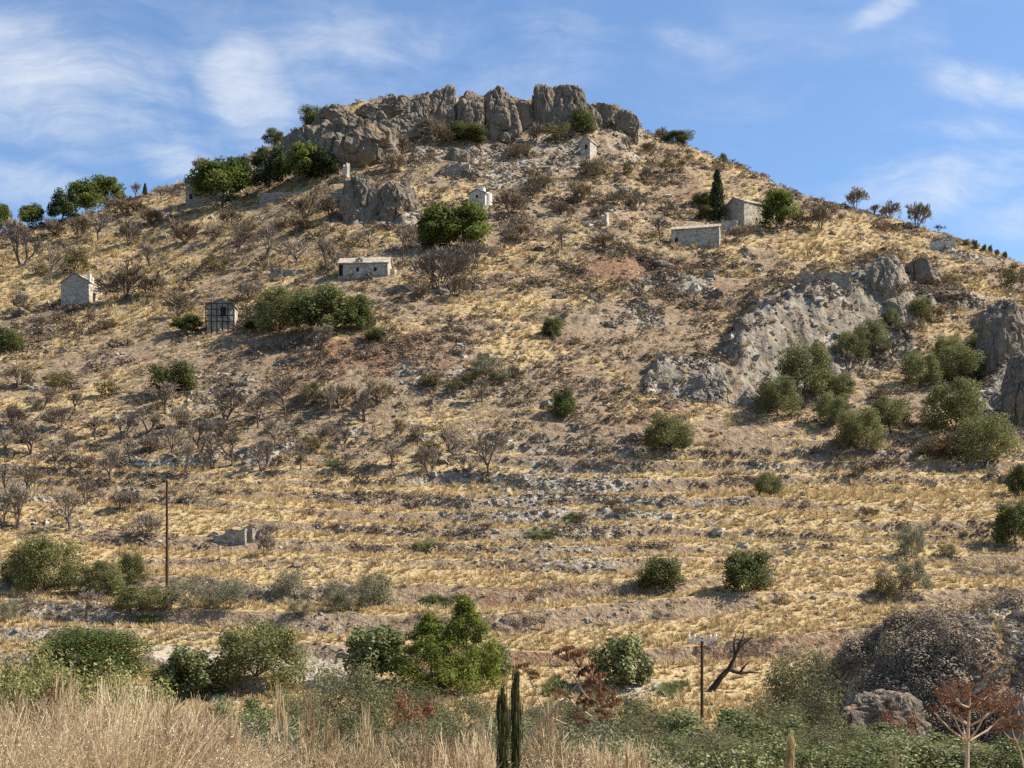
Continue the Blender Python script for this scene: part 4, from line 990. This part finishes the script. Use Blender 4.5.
rowsel = np.nonzero((YR > 46) & (YR < 352))[0]; colsel = np.nonzero((PX > -60) & (PX < 1084))[0]
sub = np.ix_(rowsel, colsel)
vis = (Y2[sub] < ysk[colsel][None] + 6)
def sample(weight, n, seed):
    r = np.random.default_rng(seed); w = (weight[sub] * vis).ravel().astype(float)
    cw = np.cumsum(w); cw /= cw[-1]
    i = np.searchsorted(cw, r.uniform(0, 1, n)); ri, ci = np.unravel_index(i, (len(rowsel), len(colsel)))
    ri = rowsel[ri]; ci = colsel[ci]
    fr_, fc = r.uniform(0, 1, n), r.uniform(0, 1, n)
    ri = np.minimum(ri, len(YR) - 2); ci = np.minimum(ci, len(UC) - 2)
    y = YR[ri] * (1 - fr_) + YR[ri + 1] * fr_; u = UC[ci] * (1 - fc) + UC[ci + 1] * fc
    z = (Z[ri, ci] * (1 - fc) + Z[ri, ci + 1] * fc) * (1 - fr_) + (Z[ri + 1, ci] * (1 - fc) + Z[ri + 1, ci + 1] * fc) * fr_
    return np.stack([u * y, y, z], 1), ri, ci, r
# golden tufts
wt = np.clip(mask[..., 0] - .15, .03, 1) * (1 - .6 * mask[..., 3]) * (1 - .9 * path) * (1 - .3 * kn)
P, ri, ci, r = sample(wt, 42000, 1)
s = np.clip(r.lognormal(-.90, .38, len(P)), .18, 1.0) * np.clip(P[:, 1] / 150, .75, 1.5)
scatter('dry_grass', TUFT, P - (0, 0, .03), np.stack([s * 1.1, s * .85], 1), r.normal(.5, .2, len(P)), M['straw'], 'golden dry grass tufts covering the whole slope and its terraces', 'grass', 21)
# brown cushions
clump = np.clip(.5 + 1.1 * fbm2(X2 / 5, Y2 / 5, 3, 401), .04, 1.4)
wt = np.clip(.40 + .9 * mask[..., 2] + 1.1 * riser - .65 * mask[..., 0], .03, 2) * (1 - .55 * fl_ * (1 - riser)) * (1 - .5 * mask[..., 3]) * clump * (1 - .95 * path) * (1 + 1.0 * sstep(180, 230, Y2)) * (1 + 2.0 * kn)
P, ri, ci, r = sample(wt, 20000, 2)
s = np.clip(r.lognormal(-.45, .42, len(P)), .25, 1.8) * np.clip(P[:, 1] / 170, .55, 1.35)
ks = np.nonzero((kn > .6).ravel())[0]; ks = r.choice(ks, 3000); jy = r.normal(0, .15, (3000, 2))
KP = np.stack([X2.ravel()[ks] + jy[:, 0], Y2.ravel()[ks] + jy[:, 1], Z.ravel()[ks]], 1); KP = KP[fbm2(KP[:, 0] / 2.2, KP[:, 1] / 2.2, 3, 77) > -.05]; KP = KP[((KP[:, 0] - 21.6) / 2.2) ** 2 + ((KP[:, 1] - 58) / 5) ** 2 > r.uniform(.4, 1.1, len(KP))]
kq = np.clip(r.lognormal(-.35, .4, len(KP)), .35, 1.5)
KSC = (KP - (0, 0, .05), np.stack([kq * 1.2, kq * .95], 1), np.where(r.uniform(size=len(KP)) < .15, r.uniform(.66, .9, len(KP)), r.normal(.48, .17, len(KP))))
P = np.concatenate([P, KSC[0]]); SS = np.concatenate([np.stack([s * 1.25, s * .62], 1), KSC[1]]); TT = np.concatenate([np.where(r.uniform(size=len(s)) < .10, r.uniform(.75, 1, len(s)), r.normal(.40, .2, len(s))), KSC[2]])
scatter('low_scrub', CUSH, P - (0, 0, .05), SS, TT, M['scrub'], 'brown thorny cushion scrub dotted thickly over the hillside', 'scrub', 22, idx=np.where(P[:, 1] < 76, 10 + r.integers(0, 4, len(P)), np.where(P[:, 1] < 115, 6 + r.integers(0, 4, len(P)), r.integers(0, 6, len(P)))))
# stones
wt = np.clip(mask[..., 1] - .12, .02, 1) ** 1.3 * (1 - .85 * mask[..., 3]) * (1 - .5 * kn)
P, ri, ci, r = sample(wt, 15000, 3)
kq = np.stack([r.normal(21.6, 1.2, 1000), r.normal(58.5, 2.2, 1000)], 1)
P = np.concatenate([P, [(a, b, gz(a, b)) for a, b in kq]])
s = np.clip(r.lognormal(-1.0, .5, len(P)), .16, 1.6) * np.clip(P[:, 1] / 170, .5, 1.4) * np.where(np.arange(len(P)) >= 15000, .8, .82)
scatter('loose_stones', STONE, P, np.stack([s * 1.2, s * .75], 1), r.normal(.5, .25, len(P)), M['stone'], 'grey loose stones and rubble strewn over slope and terrace edges', 'stones', 23)
# green grass patches
GP = []
for px, py, rx, ry in [(430, 548, 16, 6), (543, 538, 16, 5), (572, 522, 8, 4), (190, 710, 22, 8), (672, 692, 16, 7), (440, 605, 14, 5), (335, 466, 12, 4), (150, 625, 10, 4), (555, 690, 12, 8)]:
    for _ in range(70):
        GP.append(spot(px + random.gauss(0, rx * .5), py + random.gauss(0, ry * .5)))
GP = np.array(GP); s = rng.uniform(.25, .5, len(GP))
scatter('green_grass', TUFT, GP, np.stack([s * 1.5, s], 1), rng.normal(.6, .2, len(GP)), M['leafgreen'], 'patches of fresh green grass among the golden terraces', 'grass', 24)

# ------------------------------------------------------------------ valley floor and near bank
one('dome', 93, 676, 116, 46, 'dense domed bright green bush at the foot of the terraces', group=False)
one('fig', 188, 700, 66, 54, 'broadleaf shrub beside the dark valley wall')
one('olive', 258, 692, 92, 66, 'spreading olive tree leaning over the dark valley wall', sink=.02)
one('fig', 376, 682, 64, 54, 'broadleaf shrub left of the bright young pines')
one('youngpine', 430, 694, 84, 76, 'bushier of two bright young pines', sink=.02)
one('youngpine', 464, 692, 70, 92, 'taller pointed one of two bright young pines', sink=.02)
one('fig', 497, 678, 34, 34, 'small broadleaf shrub right of the bright young pines')
one('fig', 620, 690, 58, 52, 'round broadleaf shrub beside the bare track')
one('olive', 45, 594, 70, 60, 'largest grey olive tree on the lower terrace')
one('olive', 20, 588, 44, 40, 'olive tree half behind the largest grey olive')
one('olive', 101, 597, 50, 38, 'middle olive tree of the lower terrace')
one('olive', 131, 586, 30, 34, 'small olive tree nearest the tall pole')
one('olive', 140, 614, 54, 26, 'low dark olive bush under the tall pole')
# dead leaning tree
g = spot(711, 692); k = g[1] / F
dt = thing('dead_tree', g, 'dead blackened tree leaning away from the crossarm pole', 'dead tree')
b = MB()
pts = [(0, 0, -.3), (10, 0, 14), (18, 1, 22), (24, 1, 34), (30, 2, 50)]
def limb(pts, r0, r1):
    n = len(pts) - 1
    for i in range(n):
        a = np.array(pts[i], float) * k; c = np.array(pts[i + 1], float) * k
        b.tube(a, c, r0 + (r1 - r0) * i / n, r0 + (r1 - r0) * (i + 1) / n, 7, True)
limb(pts, .22, .06); limb([(18, 1, 22), (28, -1, 18), (40, -2, 19), (50, -2, 18)], .14, .03); limb([(28, -1, 18), (34, -2, 26), (40, -1, 30)], .09, .02)
limb([(24, 1, 34), (23, 2, 46), (25, 2, 58)], .09, .02); limb([(27, 1, 42), (36, 2, 50), (44, 2, 55)], .08, .02); limb([(30, 2, 50), (33, 3, 56), (33, 3, 64)], .05, .012); limb([(30, 2, 50), (38, 2, 53), (48, 1, 52)], .05, .012)
b.build('trunk', M['dark'], dt)

def near_plant(kind, px, dist, top, w, label, group=True):
    g = at_dist(px, dist); k = dist / F
    h = (YH - top) * k - g[2]
    return plant(kind, g, w * k, max(h, .3), label, .02, group)
for a in [('willow', 345, 46, 668, 110, 'willowy grey-green shrub below the bare track, widest of its row'), ('willow', 412, 50, 684, 90, 'willowy shrub in front of the young pines'), ('willow', 460, 44, 690, 90, 'willowy shrub behind the twin dark spires'),
          ('willow', 300, 38, 692, 70, 'willowy shrub left of the widest one'), ('willow', 612, 44, 690, 110, 'willowy shrub below the round broadleaf shrub'), ('willow', 560, 48, 696, 80, 'willowy shrub behind the leaning rusty fennel'), ('willow', 520, 46, 705, 70, 'low willowy shrub between spires and leaning fennel'),
          ('willow', 800, 52, 655, 90, 'tall dull green shrub at the foot of the scrubby knoll'), ('willow', 770, 44, 700, 80, 'willowy shrub between crossarm pole and knoll'), ('willow', 720, 27, 728, 90, 'willowy shrub filling the gap under the crossarm pole'),
          ('willow', 840, 24, 728, 110, 'willowy shrub in front of the knoll rock face'), ('willow', 655, 32, 712, 80, 'willowy shrub left of the crossarm pole'),
          ('leafy', 700, 31, 710, 110, 'leafy shrub at the base of the crossarm pole'), ('leafy', 765, 30, 716, 100, 'leafy shrub right of the crossarm pole'), ('leafy', 640, 24, 738, 90, 'low leafy shrub beside the tall hay'), ('leafy', 880, 30, 728, 90, 'leafy shrub below the knoll rock face'),
          ('leafy', 905, 20, 738, 110, 'leafy shrub left of the upright rusty fennel'), ('leafy', 985, 20, 742, 110, 'leafy shrub behind the stalk of the upright fennel'), ('leafy', 940, 27, 735, 90, 'leafy shrub in the shade behind the upright fennel'), ('leafy', 1030, 18, 738, 90, 'leafy shrub at the corner beyond the upright fennel'), ('leafy', 790, 20, 745, 110, 'leafy shrub around the straw-coloured spike'),
          ('leafy', 235, 42, 702, 70, 'dark leafy shrub under the low stone edging'), ('leafy', 275, 38, 700, 60, 'leafy shrub below the spreading olive'), ('leafy', 262, 34, 712, 60, 'lowest leafy shrub behind the tall hay'),
          ('yellowgreen', 8, 23, 665, 100, 'yellow-green shrub at the picture edge above the tall hay'), ('yellowgreen', 82, 21, 667, 120, 'yellow-green shrub in front of the domed bush'), ('yellowgreen', 135, 20, 678, 90, 'dull yellow-green shrub right of the domed bush'),
          ('yellowgreen', 30, 26, 656, 80, 'faded yellow-green shrub left of the domed bush'), ('yellowgreen', 110, 17, 696, 90, 'yellow-green shrub lowest in the tall hay'),
          ('rusty', 412, 34, 692, 46, 'withered red-brown shrub above the tall hay'), ('rusty', 206, 30, 705, 40, 'withered red-brown shrub beside the green grass patch'), ('rusty', 905, 34, 712, 34, 'withered red-brown shrub in front of the knoll rock face'), ('rusty', 165, 24, 690, 36, 'withered red-brown shrub between yellow-green shrubs'), ('rusty', 50, 19, 690, 30, 'withered dark shrub sunk in the tall hay')]:
    near_plant(*a)
def spire(px, dist, top, w, label, idx):
    COUNT['spire'] = idx; return near_plant('spire', px, dist, top, w, label, False)
spire(503, 8.6, 681, 13, 'slender dark evergreen spire, thicker of a pair in the hay', 0)
spire(516, 8.9, 684, 11, 'slender dark evergreen spire, thinner of a pair in the hay', 1)
spire(790, 12, 738, 9, 'short straw-coloured spike among leafy shrubs', 2)

for a in [('weed', 293, 13, 684, 34, 'tall dry branching weed nearest the dark leafy shrubs'), ('weed', 325, 12, 694, 40, 'pale dry branching weed with long bare arms in front of a willowy shrub'), ('weed', 374, 11, 716, 60, 'wide pale dry weed arching over the hay'),
          ('weed', 538, 13, 704, 40, 'dry branching weed right of the twin spires'), ('weed', 470, 12, 716, 40, 'dry branching weed left of the twin spires'), ('weed', 60, 12, 676, 40, 'dry branching weed at the faded yellow-green shrub'), ('weed', 915, 9, 742, 30, 'dry broken stalk left of the upright fennel'), ('weed', 228, 12, 700, 36, 'dry branching weed in front of the lowest leafy shrubs')]:
    near_plant(*a)

for i, (px, d, top, w) in enumerate([(20, 12, 690, 120), (70, 11, 698, 130), (118, 12.5, 686, 130), (165, 11.5, 696, 120), (205, 13, 722, 100), (250, 12, 736, 110), (35, 9.5, 722, 140), (110, 9.3, 726, 150), (180, 9.6, 730, 130), (330, 12, 738, 90), (400, 12.5, 732, 110), (445, 11.5, 738, 110), (360, 10, 742, 120), (560, 12.5, 732, 100), (610, 12, 738, 100), (480, 10.5, 742, 110)]):
    o = near_plant('haybush', px, d, top, w, 'tangled straw-coloured dry bush standing in the tall hay')
for a in [('willow', 330, 18, 712, 110, 'willowy shrub breaking through the hay, nearest the pale long-armed weed'), ('willow', 420, 17, 716, 120, 'low spreading willowy shrub in the hay below the withered red-brown shrub'), ('greygreen', 250, 16, 722, 90, 'dusty shrub below the lowest leafy shrub, half in hay'), ('willow', 545, 14, 728, 120, 'low willowy shrub right of the spires in thin hay'), ('leafy', 620, 13, 745, 110, 'low leafy shrub in thin hay under the willowy row'), ('greygreen', 380, 12, 738, 100, 'dusty shrub low in the hay below the young pines'), ('leafy', 735, 13, 748, 120, 'low leafy shrub at the bottom edge below the crossarm pole'), ('greygreen', 25, 10.5, 738, 130, 'dusty grey-green shrub low at the picture corner in the hay'), ('greygreen', 290, 14, 730, 90, 'dusty grey-green shrub among dry weeds in the hay'), ('greygreen', 500, 19, 712, 80, 'dusty shrub at the foot of the twin spires'), ('greygreen', 590, 17, 722, 90, 'dusty shrub under the leaning rusty fennel'), ('willow', 680, 16, 738, 110, 'low willowy shrub where the hay ends'), ('leafy', 850, 15, 748, 110, 'low leafy shrub at the bottom edge left of the upright fennel')]:
    near_plant(*a)

# giant fennels
def umbel(seed, R):
    """flat-topped rusty seed head: rays and crowded umbellets, opening upwards from the origin"""
    r = np.random.default_rng(seed); n = 26
    a = r.uniform(0, 2 * math.pi, n); rr = R * np.sqrt(r.uniform(.02, 1, n))
    T = np.stack([rr * np.cos(a), rr * np.sin(a), R * .55 + .18 * R * np.sqrt(np.maximum(0, 1 - (rr / R) ** 2))], 1)
    V1, F1 = seg_tubes(np.zeros((n, 3)), T, np.full(n, .0022), np.full(n, .0014), 3)
    C, N = [], []
    for t in T:
        m = 44; d = r.normal(size=(m, 3)); d /= np.linalg.norm(d, axis=1, keepdims=True); d[:, 2] = np.abs(d[:, 2]) * .7
        C.append(t + d * R * .24 * (r.uniform(.4, 1, m))[:, None]); N.append(d + r.normal(size=(m, 3)) * .6)
    C = np.concatenate(C); N = np.concatenate(N)
    V2, F2 = leaf_quads(C, N, .011 * r.uniform(.6, 1.4, len(C)), .6, r)
    V = np.concatenate([V1, V2]); Fq = np.concatenate([F1, F2 + len(V1)])
    T_ = np.concatenate([np.full(len(V1), .8), np.repeat(np.clip(r.normal(.42, .2, len(C)), 0, 1), 4)])
    return mesh_from('seed_head', V, Fq, M['rusty'], {'tint': T_})
UM = [umbel(900 + i, 1.0 * s) for i, s in enumerate((.085, .10, .075))]
def fennel(label, root_pt, chain, heads, dist, r0, name='giant_fennel', flat_heads=True):
    """chain: stalk points (px, row) at dist; heads: (px, row, size, from index of chain, depth shift)"""
    W3 = lambda px, py, dd=0.0: np.array([(px - CX) / F * (dist + dd), dist + dd, (YH - py) / F * (dist + dd)])
    base = at_dist(chain[0][0] + root_pt, dist)
    o = thing(name, base, label, 'giant fennel', 'dry giant fennels')
    b = MB(); pts = [base - (0, 0, .05)] + [W3(*c) for c in chain]
    for i in range(len(pts) - 1):
        f0, f1 = 1 - .75 * i / (len(pts) - 1), 1 - .75 * (i + 1) / (len(pts) - 1)
        b.tube(pts[i] - base, pts[i + 1] - base, r0 * f0, r0 * f1, 8, True)
    for hx, hy, sz, fi, dd in heads:
        e = W3(hx, hy, dd); s0 = pts[fi]
        mid = s0 * .45 + e * .55 - np.array([0, 0, .02])
        b.tube(s0 - base, mid - base, r0 * .38, r0 * .3, 6, True); b.tube(mid - base, e - base, r0 * .3, r0 * .2, 6, True)
    b.build('stalk', M['fennelstalk'], o)
    for i, (hx, hy, sz, fi, dd) in enumerate(heads):
        e = W3(hx, hy, dd) - base
        d = W3(hx, hy, dd) - pts[fi]; d /= np.linalg.norm(d)
        hd = link('seed_head', UM[i % 3], o, e); hd.scale = (sz, sz, sz * (.8 if flat_heads else 1.5)); hd.rotation_euler = (-d[1] * .4, d[0] * .7, i * 1.3)
    return o
fennel('upright dry giant fennel with a wide rusty layered head', 0, [(967, 768), (967.5, 742), (968.5, 726), (969.5, 708), (970, 694)],
       [(970, 690, .85, 5, 0), (955, 697, 1.1, 4, -.10), (987, 696, 1.1, 4, .08), (943, 704, 1.15, 3, .12), (1000, 705, 1.25, 3, -.08), (934, 712, .9, 2, -.10), (953, 714, 1.0, 2, -.16), (985, 715, 1.1, 2, -.16), (1003, 716, .8, 2, .14), (970, 703, 1.1, 4, .2), (962, 720, .6, 2, .2), (978, 706, 1.1, 4, -.2), (946, 696, .8, 3, .22), (992, 710, 1., 3, .2)], 9.2, .021)
fennel('smaller dry giant fennel with one rusty head behind the upright one', 0, [(1024, 768), (1020, 750), (1016, 740)], [(1012, 728, 1.4, 3, 0), (1004, 732, 1.0, 3, .1), (1021, 733, .9, 3, -.1), (1014, 746, .6, 2, .05)], 9.8, .012)
fennel('fallen dry giant fennel leaning over the valley shrubs, rusty heads drooping', -6, [(524, 742), (548, 716), (567, 696), (578, 684)],
       [(568, 662, 1.6, 4, 0), (580, 668, 1.6, 4, .2), (592, 680, 1.7, 4, 0), (600, 692, 1.8, 4, -.2), (602, 708, 1.7, 3, 0), (600, 722, 1.5, 3, .2), (584, 712, 1.4, 3, -.1), (556, 700, 1.0, 3, -.2), (531, 680, 1.0, 2, .1), (577, 726, 1.2, 2, .2), (526, 672, .8, 2, .0), (590, 700, 1.3, 4, .3)], 15, .028, flat_heads=False)

# tall hay on the near bank
def hay(name, n, seed, region, label):
    r = np.random.default_rng(seed); Vs, Ts = [], []
    px = r.uniform(-60, 1084, n * 4); dist = 8.0 + 11 * r.uniform(0, 1, n * 4) ** 1.3
    dens = region(px, dist) * np.clip(.55 + 1.5 * fbm2(px / 60, dist / 2.2, 3, seed) - .25 * sstep(230, 330, px), .01, 1.5)
    keep = r.uniform(0, 1, n * 4) < dens * .55
    px, dist = px[keep][:n], dist[keep][:n]; n = len(px)
    x = (px - CX) / F * dist; z = near_z(x, dist)
    top = 700 + 44 * sstep(140, 270, px) + 24 * sstep(560, 720, px) + 13 * fbm2(px / 55, dist * .15 + 1.5, 3, seed + 9) + 8 * fbm2(px / 12, dist, 2, seed + 19)
    hmax = np.clip((YH - top) / F * dist - z, .25, 1.6)
    h = hmax * r.uniform(.40, 1.05, n) ** .9
    lean = .45 + .9 * fbm2(px / 50, dist / 3, 2, seed + 30); a = r.normal(0, .9, n)
    dx = np.cos(a) * np.abs(lean) + r.normal(0, .22, n); dy = np.sin(a) * .35 + r.normal(0, .22, n)
    P0 = np.stack([x, dist, z - .05], 1)
    w = r.uniform(.0022, .0050, n) * (dist / 10)
    pts = []
    for t in (0, .38, .72, 1.0):
        bend = t ** 1.9
        pts.append(P0 + np.stack([dx * h * bend, dy * h * bend, h * (t - .18 * bend * np.abs(dx))], 1))
    sd = r.normal(size=(n, 3)); sd[:, 2] *= .15; sd /= np.linalg.norm(sd, axis=1, keepdims=True)
    rings = [np.stack([p - sd * (w * k)[:, None], p + sd * (w * k)[:, None]], 1) for p, k in zip(pts, (1.0, .85, .7, .3))]
    V = np.concatenate(rings, 1)     # n,8,3
    f = np.array([[0, 1, 3, 2], [2, 3, 5, 4], [4, 5, 7, 6]])
    Fq = (f[None] + (np.arange(n) * 8)[:, None, None]).reshape(-1, 4)
    tv = np.clip(.46 + .22 * r.normal(size=n) + .5 * fbm2(px / 50, dist / 2, 3, seed + 40), 0, 1)
    V = V.reshape(-1, 3); T = np.repeat(tv, 8)
    # seed panicles and little side twigs near the tips
    m = 5; tt = r.uniform(.55, 1.0, (n, m))
    base = pts[2][:, None] * (1 - (tt[..., None] - .5) * 2) + pts[3][:, None] * ((tt[..., None] - .5) * 2)
    C = (base + r.normal(0, .018, (n, m, 3))).reshape(-1, 3)
    V2, F2 = leaf_quads(C, r.normal(size=(n * m, 3)), np.repeat(dist / 10, m) * r.uniform(.012, .034, n * m), .28, r)
    T2 = np.repeat(np.clip(np.repeat(tv, m) + r.normal(.06, .14, n * m), 0, 1), 4)
    o = link(name, mesh_from(name, np.concatenate([V, V2]), np.concatenate([Fq, F2 + len(V)]), M['hay'], {'tint': np.concatenate([T, T2])}))
    return tag(o, label, 'grass', kind='stuff')
hay('tall_dry_grass', 30000, 51, lambda px, d: np.clip(1.15 - .35 * sstep(230, 330, px) - .45 * sstep(560, 700, px) - .35 * sstep(720, 900, px), .06, 1), 'tall tangled straw-coloured dry grass filling the near bank')

# ------------------------------------------------------------------ camera, sky, sun
cam_d = bpy.data.cameras.new('camera'); cam = bpy.data.objects.new('camera', cam_d); COL.objects.link(cam)
cam.location = (0, 0, 0); cam.rotation_euler = (math.radians(90), 0, 0)
cam_d.sensor_width = 36; cam_d.lens = 36 * F / W_IMG
cam_d.shift_y = (YH - H_IMG / 2) / W_IMG
cam_d.clip_start = .1; cam_d.clip_end = 5000
scene.camera = cam

SUN_EL, SUN_AZ = math.radians(45), math.radians(86)     # azimuth from +y (into the view) towards +x
sd = np.array([math.sin(SUN_AZ) * math.cos(SUN_EL), math.cos(SUN_AZ) * math.cos(SUN_EL), math.sin(SUN_EL)])
ld = bpy.data.lights.new('sun', 'SUN'); ld.energy = 4.8; ld.angle = math.radians(.53); ld.color = (1.0, .93, .80)
lo = bpy.data.objects.new('sun', ld); COL.objects.link(lo)
lo.rotation_euler = Vector(sd).to_track_quat('Z', 'Y').to_euler()
lo.location = (60, 40, 120)

w = bpy.data.worlds.new('World'); scene.world = w; w.use_nodes = True
for n_ in list(w.node_tree.nodes): w.node_tree.nodes.remove(n_)
t = NT(w.node_tree)
sky = t.node('ShaderNodeTexSky', {'sky_type': 'NISHITA', 'sun_disc': False, 'sun_elevation': SUN_EL, 'sun_rotation': SUN_AZ, 'altitude': 100., 'air_density': 1.0, 'dust_density': .6, 'ozone_density': 3.6})
gen = t.node('ShaderNodeTexCoord').outputs['Generated']
sp = t.node('ShaderNodeSeparateXYZ', None, Vector=gen)
dy = t.math('MAXIMUM', t.math('ABSOLUTE', sp.outputs[1]), .05)
uv = t.node('ShaderNodeCombineXYZ', None, X=t.math('DIVIDE', sp.outputs[0], dy), Y=t.math('DIVIDE', sp.outputs[2], dy)).outputs[0]
total = None
for (cx, cy, rx, ry, rot, st) in [(60, 95, 230, 105, -14, 1.1), (245, 95, 80, 95, 0, 1.15), (170, 160, 180, 40, -25, .8), (40, 185, 110, 45, -8, .85), (330, 60, 330, 90, 6, .42), (520, 70, 220, 60, 10, .30),
                                  (990, 85, 110, 34, -12, .75), (960, 130, 140, 24, -4, .6), (960, 175, 190, 60, 8, .75), (885, 10, 60, 22, 25, .6), (685, 42, 80, 28, -18, .5), (560, 25, 120, 60, 0, .4), (900, 190, 160, 40, 5, .55), (1010, 215, 80, 50, 0, .5)]:
    mp = t.mapping(uv, (rx / F, ry / F, 1), ((cx - CX) / F, (YH - cy) / F, 0), (0, 0, math.radians(rot)), 'TEXTURE')
    ln = t.node('ShaderNodeVectorMath', {'operation': 'LENGTH'}, i0=mp).outputs['Value']
    v = t.maprange(ln, 1.0, .0, 0, st)
    total = v if total is None else t.math('MAXIMUM', total, v)
warp = t.node('ShaderNodeTexNoise', None, Vector=uv, Scale=4., Detail=5.).outputs['Color']
uvw = t.node('ShaderNodeVectorMath', {'operation': 'MULTIPLY_ADD'}, i0=warp, i1=(.16, .16, 0), i2=uv).outputs[0]
f1 = t.noise(t.mapping(uvw, (3.5, 13, 1), rot=(0, 0, math.radians(14))), 1.0, 12, .66, .0)
f2 = t.noise(t.mapping(uvw, (7, 5, 1), (3, 1, 0), (0, 0, math.radians(-30))), 1.0, 12, .62, .0)
fib = t.math('ADD', t.math('MULTIPLY', f1, 2.1), t.math('MULTIPLY', f2, 1.1))
cl = t.math('MULTIPLY', t.maprange(t.math('ADD', fib, t.math('MULTIPLY', total, .55)), 1.47, 2.50), t.maprange(total, 0, .5, .35, 1), True)
blue = t.mix(1.0, sky.outputs[0], (.92, 1.0, 1.07), 'MULTIPLY')
bg = t.node('ShaderNodeBackground', None, Color=t.mix(t.math('MULTIPLY', cl, .8), blue, (5.2, 5.45, 5.8)), Strength=.085)
ow = t.node('ShaderNodeOutputWorld'); t.l.new(bg.outputs[0], ow.inputs[0])

scene.view_settings.view_transform = 'Standard'; scene.view_settings.look = 'None'
scene.view_settings.exposure = 1.02; scene.view_settings.gamma = 1.0; scene.view_settings.use_curve_mapping = False
scene.cycles.max_bounces = 5; scene.cycles.diffuse_bounces = 2; scene.cycles.transparent_max_bounces = 4
scene.cycles.use_denoising = False
